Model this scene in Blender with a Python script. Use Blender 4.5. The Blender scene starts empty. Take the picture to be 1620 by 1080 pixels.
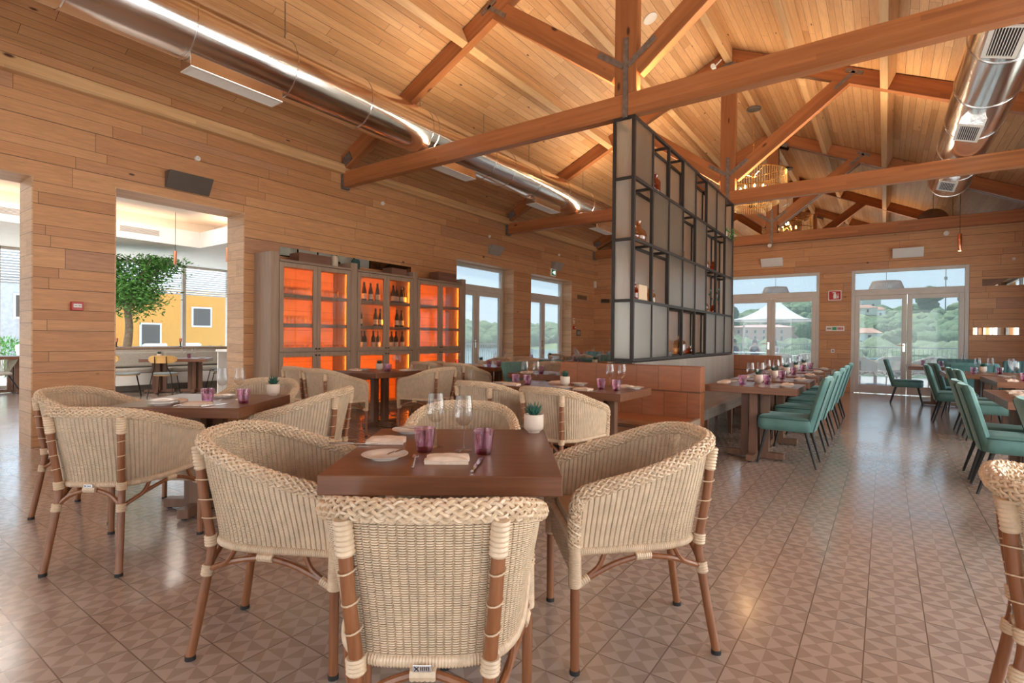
import bpy, bmesh, math, random
from math import sin, cos, pi, radians, sqrt, atan2
from mathutils import Vector, Matrix, noise
random.seed(7)
scene = bpy.context.scene
col = scene.collection

# ------------------------------------------------------------------ camera
def make_camera():
    th, pit, roll = 0.6154, -0.0059, 0.0091
    F = Vector((-sin(th)*cos(pit), cos(th)*cos(pit), sin(pit)))
    R = Vector((cos(th), sin(th), 0)); U = R.cross(F)
    R2 = R*cos(roll) + U*sin(roll); U2 = U*cos(roll) - R*sin(roll)
    cd = bpy.data.cameras.new('camera'); cd.sensor_width = 36; cd.sensor_fit = 'HORIZONTAL'
    cd.lens = 833.98/1620*36; cd.clip_start = .05; cd.clip_end = 2000
    co = bpy.data.objects.new('camera', cd); col.objects.link(co)
    m = Matrix((R2, U2, -F)).transposed().to_4x4(); m.translation = Vector((0, 0, 1.2))
    co.matrix_world = m; scene.camera = co
make_camera()

# ------------------------------------------------------------------ sky, sun, large area lights, exposure
EXPO = 0.8
SKY = 1.9
w = bpy.data.worlds.new('sky'); scene.world = w; w.use_nodes = True
nt = w.node_tree; nt.nodes.clear()
tc = nt.nodes.new('ShaderNodeTexCoord'); sx = nt.nodes.new('ShaderNodeSeparateXYZ')
mr = nt.nodes.new('ShaderNodeMapRange'); mr.inputs['From Min'].default_value = -.02; mr.inputs['From Max'].default_value = .55
rp = nt.nodes.new('ShaderNodeValToRGB')
rp.color_ramp.elements[0].color = (.78, .89, .96, 1); rp.color_ramp.elements[1].color = (.36, .58, .90, 1)
e = rp.color_ramp.elements.new(.35); e.color = (.62, .80, .95, 1)
bg = nt.nodes.new('ShaderNodeBackground'); bg.inputs['Strength'].default_value = SKY
wo = nt.nodes.new('ShaderNodeOutputWorld')
nt.links.new(tc.outputs['Generated'], sx.inputs[0]); nt.links.new(sx.outputs['Z'], mr.inputs['Value'])
nt.links.new(mr.outputs[0], rp.inputs[0]); nt.links.new(rp.outputs[0], bg.inputs['Color']); nt.links.new(bg.outputs[0], wo.inputs[0])

def light(name, kind, loc, energy, color=(1, 1, 1), size=(1, 1), aim=None, angle=None):
    ld = bpy.data.lights.new(name, kind); ld.energy = energy; ld.color = color
    if kind == 'AREA':
        ld.shape = 'RECTANGLE'; ld.size, ld.size_y = size
    elif kind == 'SUN': ld.angle = radians(1.0)
    else: ld.shadow_soft_size = size[0]
    if kind == 'SPOT': ld.spot_size = angle or 1.5; ld.spot_blend = .6
    o = bpy.data.objects.new(name, ld); col.objects.link(o); o.location = loc
    if aim is not None:
        o.rotation_euler = (Vector(aim) - Vector(loc)).to_track_quat('-Z', 'Y').to_euler()
    return o
light('sun', 'SUN', (0, 0, 30), 8.5, (1.0, .95, .86), aim=(9, -5, 8))
# added out-of-view fill lamps at the rear and right-hand glazing, brightening the room
light('rear_fill_light', 'AREA', (-2.4, -3.9, 1.7), 100, (1, .80, .60), (9, 2.6), aim=(-2.4, 5, 1.9))
light('side_fill_light', 'AREA', (2.9, 4.9, 1.6), 290, (1, .88, .74), (10, 2.4), aim=(-3, 4.9, 1.8))

light('side_room_fill_light', 'AREA', (-10.4, 2.0, 3.70), 130, (1, .95, .88), (3.2, 6.5))  # added fill lamp in the ceiling tray, brightens the side room
# added fill strips hidden on top of the tie beams to brighten the ceiling
for y_ in (0.90, 5.516, 10.134):
    o = light('beam_fill_light', 'AREA', (-2.36, y_, 3.912), 78 if y_ > 9 else 48, (1, .78, .52), (6.0, .07)); o.rotation_euler = (3.14159265, 0, 0)
scene.view_settings.view_transform = 'Standard'
scene.view_settings.look = 'None'
scene.view_settings.gamma = 1
scene.view_settings.exposure = EXPO
scene.view_settings.use_curve_mapping = False
try: scene.cycles.transparent_max_bounces = 40
except Exception: pass

# ------------------------------------------------------------------ measures of the place (metres)
XK = -2.3625; XL = -7.333; XR = 2.608; T = [5.4559, 10.0739, 14.6919]; YW = 14.75
ZT = 3.659; HB = .245; WT = .446; YB = -3.6
SL = .465                                     # roof slope
def zroof(x): return 6.50 - SL*abs(x - XK)    # underside of the ceiling boards

# ------------------------------------------------------------------ object helpers
def tag(o, label, cat, group=None):
    o['label'] = label; o['category'] = cat
    if group: o['group'] = group
    return o
def struct(o): o['kind'] = 'structure'; return o
def stuff(o): o['kind'] = 'stuff'; return o
def thing(name, loc, rz=0, label=None, cat=None, group=None):
    o = bpy.data.objects.new(name, None); col.objects.link(o); o.empty_display_size = .1
    o.location = loc; o.rotation_euler = (0, 0, rz)
    if label: tag(o, label, cat, group)
    return o
def copy_tree(o, parent=None):
    c = o.copy(); col.objects.link(c)
    if parent: c.parent = parent
    for ch in list(o.children): copy_tree(ch, c)
    return c
def place(proto, loc, rz=0, label=None, cat=None, group=None, scale=None):
    """first call moves the prototype itself, later calls copy it and its parts"""
    if proto.get('_used'):
        o = copy_tree(proto)
    else:
        o = proto; proto['_used'] = 1
    o.location = loc; o.rotation_euler = (0, 0, rz)
    if scale: o.scale = scale
    for k in ('label', 'category', 'group'):
        if k in o: del o[k]
    if label: tag(o, label, cat, group)
    USED.append(o)
    return o
USED = []

class MB:
    """collects shapes and links them as one mesh object"""
    def __init__(s): s.v = []; s.f = []
    def add(s, vs, fs):
        b = len(s.v); s.v += [tuple(p) for p in vs]; s.f += [tuple(i+b for i in f) for f in fs]; return s
    def box(s, x0, x1, y0, y1, z0, z1):
        return s.add([(x0,y0,z0),(x1,y0,z0),(x1,y1,z0),(x0,y1,z0),(x0,y0,z1),(x1,y0,z1),(x1,y1,z1),(x0,y1,z1)],
                     [(3,2,1,0),(4,5,6,7),(0,1,5,4),(1,2,6,5),(2,3,7,6),(3,0,4,7)])
    def bx(s, c, d): return s.box(c[0]-d[0]/2, c[0]+d[0]/2, c[1]-d[1]/2, c[1]+d[1]/2, c[2]-d[2]/2, c[2]+d[2]/2)
    def bar(s, p, q, wd, ht, up=(0, 0, 1)):
        p, q = Vector(p), Vector(q); d = (q-p).normalized(); u = Vector(up)
        sd = d.cross(u)
        if sd.length < 1e-4: sd = d.cross(Vector((0, 1, 0)))
        sd.normalize(); u = sd.cross(d); vs = []
        for e in (p, q):
            for a, b in ((-1,-1),(1,-1),(1,1),(-1,1)): vs.append(e + sd*a*wd/2 + u*b*ht/2)
        return s.add(vs, [(0,1,2,3),(7,6,5,4),(0,4,5,1),(1,5,6,2),(2,6,7,3),(3,7,4,0)])
    def tube(s, pts, r, n=8, closed=False, caps=True, flat=1.0, up=None, phase=0):
        pts = [Vector(p) for p in pts]; m = len(pts); rr = r if hasattr(r, '__len__') else [r]*m
        N = None; vs = []
        for i, p in enumerate(pts):
            if closed: t = pts[(i+1) % m] - pts[i-1]
            else: t = pts[min(i+1, m-1)] - pts[max(i-1, 0)]
            if t.length < 1e-9: t = Vector((0, 0, 1))
            t.normalize()
            if up is not None: N = Vector(up) - t*t.dot(Vector(up))
            elif N is None:
                a = Vector((0, 0, 1)) if abs(t.z) < .9 else Vector((1, 0, 0)); N = a - t*t.dot(a)
            else: N = N - t*t.dot(N)
            if N.length < 1e-6: N = t.orthogonal()
            N.normalize(); B = t.cross(N)
            for k in range(n):
                a = 2*pi*k/n + phase; vs.append(p + N*(rr[i]*cos(a)*flat) + B*(rr[i]*sin(a)))
        fs = []; L = m if closed else m-1
        for i in range(L):
            j = (i+1) % m
            for k in range(n):
                l = (k+1) % n; fs.append((i*n+k, i*n+l, j*n+l, j*n+k))
        if caps and not closed:
            fs.append(tuple(range(n-1, -1, -1))); fs.append(tuple((m-1)*n+k for k in range(n)))
        return s.add(vs, fs)
    def lathe(s, prof, n=24, c=(0, 0, 0), cap0=True, cap1=True, mod=None):
        vs = []
        for (r, z) in prof:
            for k in range(n):
                a = 2*pi*k/n; q = r*(mod(a, z) if mod else 1)
                vs.append((c[0]+q*cos(a), c[1]+q*sin(a), c[2]+z))
        fs = []
        for i in range(len(prof)-1):
            for k in range(n):
                l = (k+1) % n; fs.append((i*n+k, i*n+l, (i+1)*n+l, (i+1)*n+k))
        if cap0 and prof[0][0] > 1e-5: fs.append(tuple(range(n-1, -1, -1)))
        if cap1 and prof[-1][0] > 1e-5: fs.append(tuple((len(prof)-1)*n+k for k in range(n)))
        return s.add(vs, fs)
    def prism(s, poly, z0, z1):
        n = len(poly); vs = [(x, y, z0) for x, y in poly] + [(x, y, z1) for x, y in poly]
        fs = [tuple(range(n-1, -1, -1)), tuple(range(n, 2*n))] + [(i, (i+1) % n, (i+1) % n+n, i+n) for i in range(n)]
        return s.add(vs, fs)
    def extr(s, poly3, d):
        """a planar polygon of 3-D points pushed along d"""
        n = len(poly3); d = Vector(d); vs = [Vector(p) for p in poly3] + [Vector(p)+d for p in poly3]
        fs = [tuple(range(n-1, -1, -1)), tuple(range(n, 2*n))] + [(i, (i+1) % n, (i+1) % n+n, i+n) for i in range(n)]
        return s.add(vs, fs)
    def grid(s, rows):
        n = len(rows[0]); vs = [p for r in rows for p in r]
        return s.add(vs, [(i*n+k, i*n+k+1, (i+1)*n+k+1, (i+1)*n+k) for i in range(len(rows)-1) for k in range(n-1)])
    def xf(s, m):
        s.v = [tuple(m @ Vector(p)) for p in s.v]; return s
    def mesh(s, name, smooth=False):
        me = bpy.data.meshes.new(name); me.from_pydata(s.v, [], s.f); me.update()
        bm = bmesh.new(); bm.from_mesh(me); bmesh.ops.recalc_face_normals(bm, faces=bm.faces); bm.to_mesh(me); bm.free()
        if smooth:
            me.polygons.foreach_set('use_smooth', [True]*len(me.polygons))
            me.set_sharp_from_angle(angle=radians(smooth if smooth is not True else 40))
        return me
    def build(s, name, m, parent=None, loc=(0, 0, 0), rz=0, smooth=False, bevel=0, seg=2, sub=0, solid=0):
        me = s.mesh(name, smooth); me.materials.append(m)
        o = bpy.data.objects.new(name, me); col.objects.link(o)
        o.location = loc; o.rotation_euler = (0, 0, rz)
        if parent: o.parent = parent
        if solid:
            k = o.modifiers.new('solid', 'SOLIDIFY'); k.thickness = solid; k.offset = 0
        if sub:
            k = o.modifiers.new('sub', 'SUBSURF'); k.levels = sub; k.render_levels = sub
        if bevel:
            k = o.modifiers.new('bevel', 'BEVEL'); k.width = bevel; k.segments = seg; k.limit_method = 'ANGLE'; k.angle_limit = radians(40)
        return o

def beam(name, p, q, wd, ht, m, parent=None, up=(0, 0, 1), bevel=.006):
    """a timber with its own frame (grain along local X) from p to q in the parent's space"""
    p, q = Vector(p), Vector(q); d = q-p; L = d.length
    b = MB().box(0, L, -wd/2, wd/2, -ht/2, ht/2)
    o = b.build(name, m, parent, bevel=bevel, seg=1)
    x = d.normalized(); y = Vector(up).cross(x).normalized(); z = x.cross(y)
    mm = Matrix((x, y, z)).transposed().to_4x4(); mm.translation = p
    o.matrix_local = mm
    return o
def cat_rom(pts, n=8, closed=False):
    pts = [Vector(p) for p in pts]; out = []; m = len(pts)
    for i in range(m if closed else m-1):
        g = (lambda k: pts[k % m]) if closed else (lambda k: pts[min(max(k, 0), m-1)])
        a, b, c, d = g(i-1), g(i), g(i+1), g(i+2)
        for k in range(n):
            t = k/n
            out.append(.5*((2*b) + (c-a)*t + (2*a-5*b+4*c-d)*t*t + (3*b-a-3*c+d)*t**3))
    if not closed: out.append(pts[-1])
    return out
def resample(pts, n):
    L = [0]
    for a, b in zip(pts, pts[1:]): L.append(L[-1] + (b-a).length)
    out = []; j = 0
    for i in range(n):
        s = L[-1]*i/(n-1)
        while j < len(L)-2 and L[j+1] < s: j += 1
        t = (s-L[j])/max(1e-9, L[j+1]-L[j]); out.append(pts[j].lerp(pts[j+1], min(1, t)))
    return out

# ------------------------------------------------------------------ materials
class NG:
    def __init__(s, name):
        s.m = bpy.data.materials.new(name); s.m.use_nodes = True; s.t = s.m.node_tree; s.t.nodes.clear()
        s.out = s.n('ShaderNodeOutputMaterial')
    def n(s, kind, **kw):
        x = s.t.nodes.new(kind)
        for k, v in kw.items(): setattr(x, k, v)
        return x
    def l(s, a, b): s.t.links.new(a, b)
    def val(s, x, sock):
        if isinstance(x, (int, float)): sock.default_value = x
        elif isinstance(x, tuple): sock.default_value = x if len(x) != 3 or sock.type == 'VECTOR' else x+(1,)
        else: s.l(x, sock)
    def math(s, op, a, b=0.0, c=None, clamp=False):
        x = s.n('ShaderNodeMath', operation=op, use_clamp=clamp); s.val(a, x.inputs[0]); s.val(b, x.inputs[1])
        if c is not None: s.val(c, x.inputs[2])
        return x.outputs[0]
    def mix(s, f, a, b, blend='MIX'):
        x = s.n('ShaderNodeMix', data_type='RGBA', blend_type=blend, clamp_factor=True)
        s.val(f, x.inputs['Factor']); s.val(a, x.inputs['A'] if False else x.inputs[6]); s.val(b, x.inputs[7])
        return x.outputs[2]
    def ramp(s, f, stops, interp='LINEAR'):
        x = s.n('ShaderNodeValToRGB'); r = x.color_ramp; r.interpolation = interp
        r.elements[0].position = stops[0][0]; r.elements[0].color = stops[0][1]+(1,)
        r.elements[1].position = stops[-1][0]; r.elements[1].color = stops[-1][1]+(1,)
        for p, c in stops[1:-1]:
            e = r.elements.new(p); e.color = c+(1,)
        s.val(f, x.inputs[0]); return x.outputs[0]
    def vec(s, x, y, z):
        c = s.n('ShaderNodeCombineXYZ'); s.val(x, c.inputs[0]); s.val(y, c.inputs[1]); s.val(z, c.inputs[2]); return c.outputs[0]
    def xyz(s, which='Object'):
        tc = s.n('ShaderNodeTexCoord'); sp = s.n('ShaderNodeSeparateXYZ'); s.l(tc.outputs[which], sp.inputs[0]); return sp.outputs
    def noise(s, v, scale=5, detail=3, rough=.5):
        x = s.n('ShaderNodeTexNoise'); x.inputs['Scale'].default_value = scale; x.inputs['Detail'].default_value = detail
        x.inputs['Roughness'].default_value = rough
        if v is not None: s.l(v, x.inputs['Vector'])
        return x.outputs[0]
    def white(s, v):
        x = s.n('ShaderNodeTexWhiteNoise', noise_dimensions='3D'); s.l(v, x.inputs['Vector']); return x.outputs[0]
    def bump(s, h, strength=.3, dist=.01):
        x = s.n('ShaderNodeBump'); x.inputs['Strength'].default_value = strength; x.inputs['Distance'].default_value = dist
        s.l(h, x.inputs['Height']); return x.outputs[0]
    def pbr(s, color, rough=.5, metal=0, normal=None, **kw):
        p = s.n('ShaderNodeBsdfPrincipled'); s.val(color, p.inputs['Base Color']); s.val(rough, p.inputs['Roughness'])
        s.val(metal, p.inputs['Metallic'])
        if normal is not None: s.l(normal, p.inputs['Normal'])
        for k, v in kw.items(): s.val(v, p.inputs[k.replace('_', ' ')])
        s.l(p.outputs[0], s.out.inputs[0]); return s.m

def plain(name, c, rough=.5, metal=0, var=.08, scale=6, bump=0, **kw):
    g = NG(name); tc = g.n('ShaderNodeTexCoord')
    f = g.noise(tc.outputs['Object'], scale, 4)
    d = tuple(max(0, x*(1-var*2)) for x in c); l = tuple(min(1, x*(1+var*2)) for x in c)
    cc = g.ramp(f, [(.25, d), (.75, l)])
    nm = g.bump(f, bump, .004) if bump else None
    return g.pbr(cc, rough, metal, nm, **kw)

def planks(name, ua, va, width, length, stops, seam=.5, warp=.25, rough=.5, knots=.5, vscale=1.0, bumpy=.35, grain=.55, uscale=1.0, stain=.35, stainc=(.26, .13, .075)):
    """boards laid along axis ua and stacked along axis va, in object space"""
    g = NG(name); o = g.xyz(); ax = {'X': 0, 'Y': 1, 'Z': 2}
    u = g.math('MULTIPLY', o[ax[ua]], uscale); v = g.math('MULTIPLY', o[ax[va]], vscale/width)
    if warp: v = g.math('ADD', v, g.math('MULTIPLY', g.math('SINE', g.math('MULTIPLY', v, 2.07)), warp))
    row = g.math('FLOOR', v); fv = g.math('FRACT', v)
    r1 = g.white(g.vec(row, 3.1, 7.7))
    uu = g.math('ADD', g.math('DIVIDE', u, length), g.math('MULTIPLY', r1, 7.3))
    cl = g.math('FLOOR', uu); fu = g.math('FRACT', uu)
    rnd = g.white(g.vec(row, cl, 1.7)); rnd2 = g.white(g.vec(cl, row, 5.2))
    base = g.ramp(rnd, stops)
    gv = g.vec(g.math('ADD', g.math('MULTIPLY', u, 1.3), g.math('MULTIPLY', rnd2, 31)), g.math('MULTIPLY', v, 3.2), g.math('MULTIPLY', rnd2, 9))
    n1 = g.noise(gv, 2.6, 6, .62)
    gv2 = g.vec(g.math('MULTIPLY', u, 5), g.math('MULTIPLY', v, 16), rnd2); n2 = g.noise(gv2, 2.0, 3)
    gr = g.math('ADD', g.math('MULTIPLY', g.math('SUBTRACT', g.math('ADD', g.math('MULTIPLY', n1, .65), g.math('MULTIPLY', n2, .35)), .5), 2.0), .5, clamp=True)
    c = g.mix(g.math('MULTIPLY', g.math('SUBTRACT', g.math('MULTIPLY', gr, 2.2), .75, clamp=True), grain), base, (.10, .045, .02), 'MULTIPLY') if False else base
    dk = g.math('SUBTRACT', 1.0 + grain*.5, g.math('MULTIPLY', gr, grain))
    dkv = g.n('ShaderNodeCombineColor')
    for i in range(3): g.l(dk, dkv.inputs[i])
    c = g.mix(1.0, base, dkv.outputs[0], 'MULTIPLY')
    if knots:
        vo = g.n('ShaderNodeTexVoronoi'); vo.inputs['Scale'].default_value = 1.0
        g.l(g.vec(g.math('MULTIPLY', u, 2.0), g.math('MULTIPLY', v, .62), 0.0), vo.inputs['Vector'])
        k = g.math('SUBTRACT', 1.0, g.math('DIVIDE', vo.outputs['Distance'], .085), clamp=True)
        sel = g.math('GREATER_THAN', g.white(vo.outputs['Position']), 1-knots)
        c = g.mix(g.math('MULTIPLY', g.math('MULTIPLY', k, sel), 2.2, clamp=True), c, (.07, .028, .012))
    sv = g.math('LESS_THAN', g.math('MINIMUM', fv, g.math('SUBTRACT', 1.0, fv)), .022)
    su = g.math('LESS_THAN', fu, .005/length)
    sm = g.math('MAXIMUM', sv, su)
    st = g.noise(g.vec(g.math('MULTIPLY', u, .7), g.math('MULTIPLY', v, .8), 4.0), 1.6, 5, .65)
    c = g.mix(g.math('MULTIPLY', g.math('SUBTRACT', g.math('MULTIPLY', st, 3.4), 1.75, clamp=True), stain), c, stainc)
    c = g.mix(g.math('MULTIPLY', sm, seam), c, (.05, .022, .01))
    h = g.math('SUBTRACT', g.math('MULTIPLY', gr, .25), sm)
    return g.pbr(c, rough, 0, g.bump(h, bumpy, .004))

def timber(name, stops, rough=.45, knots=.3, scale=1.0, lam=0, grain=.5, axis='X'):
    """wood with grain along local X"""
    g = NG(name); o = g.xyz()
    if axis == 'Z': u, a, b = o[2], o[0], o[1]
    elif axis == 'Y': u, a, b = o[1], o[0], o[2]
    else: u, a, b = o[0], o[1], o[2]
    oi = g.n('ShaderNodeObjectInfo')
    ofs = g.math('MULTIPLY', oi.outputs['Random'], 40)
    v = g.vec(g.math('ADD', g.math('MULTIPLY', u, .9*scale), ofs), g.math('MULTIPLY', a, 14*scale), g.math('MULTIPLY', b, 14*scale))
    n1 = g.noise(v, 1.6, 6, .6)
    c = g.ramp(n1, stops)
    if lam:
        vl = g.math('FLOOR', g.math('DIVIDE', b, lam)); r = g.white(g.vec(vl, g.math('FLOOR', g.math('ADD', g.math('MULTIPLY', u, .35), g.math('MULTIPLY', vl, .37))), 2.0))
        dk = g.math('ADD', .82, g.math('MULTIPLY', r, .3)); cc = g.n('ShaderNodeCombineColor')
        for i in range(3): g.l(dk, cc.inputs[i])
        c = g.mix(1.0, c, cc.outputs[0], 'MULTIPLY')
    if knots:
        vo = g.n('ShaderNodeTexVoronoi'); vo.inputs['Scale'].default_value = 1.0
        g.l(g.vec(g.math('ADD', g.math('MULTIPLY', u, 2.4), ofs), g.math('MULTIPLY', a, 6), g.math('MULTIPLY', b, 6)), vo.inputs['Vector'])
        k = g.math('SUBTRACT', 1.0, g.math('DIVIDE', vo.outputs['Distance'], .15), clamp=True)
        sel = g.math('GREATER_THAN', g.white(vo.outputs['Position']), 1-knots)
        c = g.mix(g.math('MULTIPLY', g.math('MULTIPLY', k, sel), 2.0, clamp=True), c, (.075, .022, .008))
    return g.pbr(c, rough, 0, g.bump(n1, .08, .003))

M = {}
M['wall'] = None
WST = [(0, (.44, .195, .078)), (.3, (.52, .25, .108)), (.6, (.56, .285, .13)), (.82, (.50, .23, .095)), (1, (.42, .21, .115))]
M['wall_y'] = planks('wall_boards_lengthwise', 'Y', 'Z', .15, 1.9, WST, knots=.35, seam=.75)
M['wall_x'] = planks('wall_boards_crosswise', 'X', 'Z', .15, 1.9, WST, knots=.3, seam=.75)
M['jamb'] = planks('reveal_boards', 'X', 'Z', .16, 2.5, [(0, (.52, .31, .17)), (.5, (.60, .37, .21)), (1, (.50, .29, .155))], knots=.2)
RST = [(0, (.47, .235, .095)), (.35, (.57, .31, .14)), (.7, (.63, .36, .175)), (1, (.51, .255, .105))]
M['roof'] = planks('ceiling_boards', 'Y', 'X', .11, 2.3, RST, warp=.12, knots=.75, vscale=1.1, seam=.85, stain=.3)
M['beam'] = timber('glulam_beam_wood', [(.2, (.29, .095, .03)), (.5, (.37, .13, .043)), (.8, (.44, .17, .062))], lam=.045, knots=.45, rough=.4)
M['purlin'] = timber('pale_rafter_wood', [(.2, (.50, .27, .115)), (.5, (.60, .35, .165)), (.8, (.67, .42, .22))], lam=.045, knots=.4)
M['table'] = timber('walnut_table_wood', [(.2, (.115, .040, .018)), (.5, (.175, .066, .030)), (.8, (.235, .096, .046))], knots=0, rough=.3, scale=1.6)
M['tleg'] = timber('walnut_leg_wood', [(.2, (.13, .06, .034)), (.5, (.18, .088, .052)), (.8, (.235, .122, .076))], knots=0, rough=.45, scale=1.6, axis='Z')
M['cab'] = timber('grey_oak_wood', [(.2, (.25, .165, .115)), (.5, (.33, .23, .165)), (.8, (.40, .29, .215))], knots=0, rough=.55, scale=1.5, axis='Z')
M['cabh'] = timber('grey_oak_rail_wood', [(.2, (.21, .135, .095)), (.5, (.28, .19, .135)), (.8, (.35, .25, .18))], knots=0, rough=.55, scale=1.5, axis='Y')
M['crate'] = timber('dark_crate_wood', [(.2, (.12, .05, .032)), (.5, (.17, .075, .048)), (.8, (.22, .105, .07))], knots=.2, rough=.5, axis='Y')
M['cabin'] = planks('cabinet_back_boards', 'Y', 'Z', .16, 3, [(0, (.62, .24, .07)), (1, (.70, .31, .10))], knots=0, warp=.1)
M['wicker'] = plain('cream_wicker', (.635, .47, .32), .38, var=.07, scale=24)
M['wickers'] = plain('cream_wicker_braid', (.635, .46, .31), .32, var=.08, scale=30)
M['bamboo'] = timber('bamboo_brown', [(.2, (.17, .055, .02)), (.5, (.24, .085, .032)), (.8, (.32, .125, .05))], knots=0, rough=.28, scale=2.2, axis='Z')
M['cushion'] = plain('beige_cushion_fabric', (.56, .40, .27), .85, var=.04, scale=80, bump=.15)
M['rubber'] = plain('black_rubber', (.015, .013, .012), .6)
M['velvet'] = plain('teal_velvet', (.088, .195, .178), .62, var=.10, scale=9, Sheen_Weight=.5, Sheen_Roughness=.35, Sheen_Tint=(.55, .8, .77))
M['velvetd'] = plain('dark_green_piping', (.03, .075, .07), .7)
M['black'] = plain('black_metal', (.02, .018, .017), .4, .3)
M['steelblack'] = plain('dark_bronze_steel', (.028, .021, .018), .5, .15)
M['steel'] = plain('polished_steel', (.72, .70, .68), .16, 1.0, var=.03)
M['zinc'] = plain('zinc_bracket', (.22, .19, .175), .5, .7, var=.15, scale=20)
M['white'] = plain('white_paint', (.80, .79, .76), .6, var=.02)
M['whiteg'] = plain('glossy_white_ceramic', (.74, .66, .60), .18, var=.02)
M['linen'] = plain('pinkish_linen', (.70, .54, .43), .85, var=.05, scale=40, bump=.2)
M['pot'] = plain('pale_pot_ceramic', (.66, .53, .43), .45, var=.03)
M['potw'] = plain('copper_pot', (.58, .33, .20), .45, var=.05)
M['leafd'] = plain('succulent_leaf', (.028, .10, .07), .4, var=.35, scale=30)
M['soil'] = plain('soil', (.05, .03, .02), .9)
M['frame'] = plain('pale_grey_window_frame', (.56, .50, .44), .4, var=.03)
M['copper'] = plain('copper', (.85, .36, .20), .28, 1.0, var=.03)
M['brass'] = plain('brass', (.80, .55, .24), .25, 1.0, var=.05)
M['red'] = plain('red_plastic', (.42, .012, .012), .35, var=.03)
M['green'] = plain('green_sign', (.02, .30, .12), .4, var=.03)
M['grey'] = plain('grey_speaker', (.30, .26, .23), .55, var=.03)
M['greyd'] = plain('dark_grey_speaker', (.10, .075, .06), .5, var=.04)
M['plast'] = plain('white_plastic', (.72, .66, .60), .4, var=.02)
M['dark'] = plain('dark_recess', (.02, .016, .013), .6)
M['benchg'] = planks('bench_grey_boards', 'Y', 'X', .05, .6, [(0, (.24, .20, .17)), (.5, (.30, .255, .215)), (1, (.27, .225, .19))], knots=0, warp=0, rough=.4, bumpy=.1, seam=.25)

def duct_metal():
    g = NG('polished_duct_metal'); o = g.xyz()
    n1 = g.noise(g.vec(g.math('MULTIPLY', o[0], 9), g.math('MULTIPLY', o[1], .8), g.math('MULTIPLY', o[2], 9)), 1.5, 2)
    return g.pbr((.78, .75, .72), g.math('ADD', .10, g.math('MULTIPLY', n1, .14)), 1.0, g.bump(n1, .15, .02))
M['duct'] = duct_metal()

def tile_floor():
    g = NG('patterned_cement_tiles'); o = g.xyz(); S = .2076
    u = g.math('DIVIDE', g.math('ADD', o[0], .0533+S*100), S); v = g.math('DIVIDE', g.math('SUBTRACT', o[1], .381-S*100), S)
    fu = g.math('FRACT', u); fv = g.math('FRACT', v)
    a = g.math('FRACT', g.math('MULTIPLY', u, 2)); b = g.math('FRACT', g.math('MULTIPLY', v, 2))
    par = g.math('MODULO', g.math('ADD', g.math('FLOOR', g.math('MULTIPLY', u, 2)), g.math('FLOOR', g.math('MULTIPLY', v, 2))), 2)
    d1 = g.math('GREATER_THAN', a, b); d2 = g.math('GREATER_THAN', g.math('ADD', a, b), 1)
    q = g.math('ABSOLUTE', g.math('SUBTRACT', d1, d2))
    q = g.math('ABSOLUTE', g.math('SUBTRACT', q, par))
    rnd = g.white(g.vec(g.math('FLOOR', u), g.math('FLOOR', v), 1.0))
    tc = g.n('ShaderNodeTexCoord'); n1 = g.noise(tc.outputs['Object'], 1.2, 4); n2 = g.noise(tc.outputs['Object'], 14, 3)
    lo = g.mix(rnd, (.345, .265, .225), (.375, .29, .245)); hi = g.mix(rnd, (.475, .38, .325), (.505, .40, .34))
    c = g.mix(q, lo, hi)
    c = g.mix(g.math('MULTIPLY', n1, .28), c, (.36, .27, .22))
    e = g.math('MINIMUM', g.math('MINIMUM', fu, g.math('SUBTRACT', 1.0, fu)), g.math('MINIMUM', fv, g.math('SUBTRACT', 1.0, fv)))
    j = g.math('LESS_THAN', e, .011)
    c = g.mix(g.math('MULTIPLY', j, .8), c, (.13, .085, .065))
    rr = g.math('ADD', .13, g.math('ADD', g.math('MULTIPLY', rnd, .08), g.math('MULTIPLY', n2, .06)))
    tilt = g.math('ADD', g.math('MULTIPLY', fv, g.math('SUBTRACT', rnd, .5)), g.math('MULTIPLY', n1, .4))
    h = g.math('SUBTRACT', g.math('MULTIPLY', tilt, .35), g.math('MULTIPLY', j, .5))
    return g.pbr(c, rr, 0, g.bump(h, .09, .006), Specular_IOR_Level=1.0, Coat_Weight=.5, Coat_Roughness=.14)
M['floor'] = tile_floor()

def sheet_glass(name, tint, refl=.12, haze=.0, hazec=(.8, .85, .88), f0=.03):
    g = NG(name); t = g.n('ShaderNodeBsdfTransparent'); t.inputs[0].default_value = tint+(1,)
    gl = g.n('ShaderNodeBsdfGlossy'); gl.inputs['Roughness'].default_value = .02; gl.inputs['Color'].default_value = (1, 1, 1, 1)
    lw = g.n('ShaderNodeLayerWeight'); lw.inputs['Blend'].default_value = .35
    f = g.math('ADD', g.math('MULTIPLY', lw.outputs['Facing'], refl), f0)
    mx = g.n('ShaderNodeMixShader'); g.l(f, mx.inputs[0]); g.l(t.outputs[0], mx.inputs[1]); g.l(gl.outputs[0], mx.inputs[2])
    last = mx.outputs[0]
    if haze:
        tr = g.n('ShaderNodeBsdfTranslucent'); tr.inputs[0].default_value = hazec+(1,)
        m2 = g.n('ShaderNodeMixShader'); m2.inputs[0].default_value = haze
        g.l(last, m2.inputs[1]); g.l(tr.outputs[0], m2.inputs[2]); last = m2.outputs[0]
    g.l(last, g.out.inputs[0]); return g.m
M['pane'] = sheet_glass('window_glass', (.53, .555, .56), .07, .075)  # tint dims the outdoors; haze mix lays a pale veil over the hills
M['panec'] = sheet_glass('clear_window_glass', (.93, .95, .95), .10)
M['glass'] = sheet_glass('clear_drinking_glass', (.955, .955, .96), .24, f0=.008)
M['purple'] = sheet_glass('purple_cut_glass', (.83, .68, .75), .6)
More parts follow.
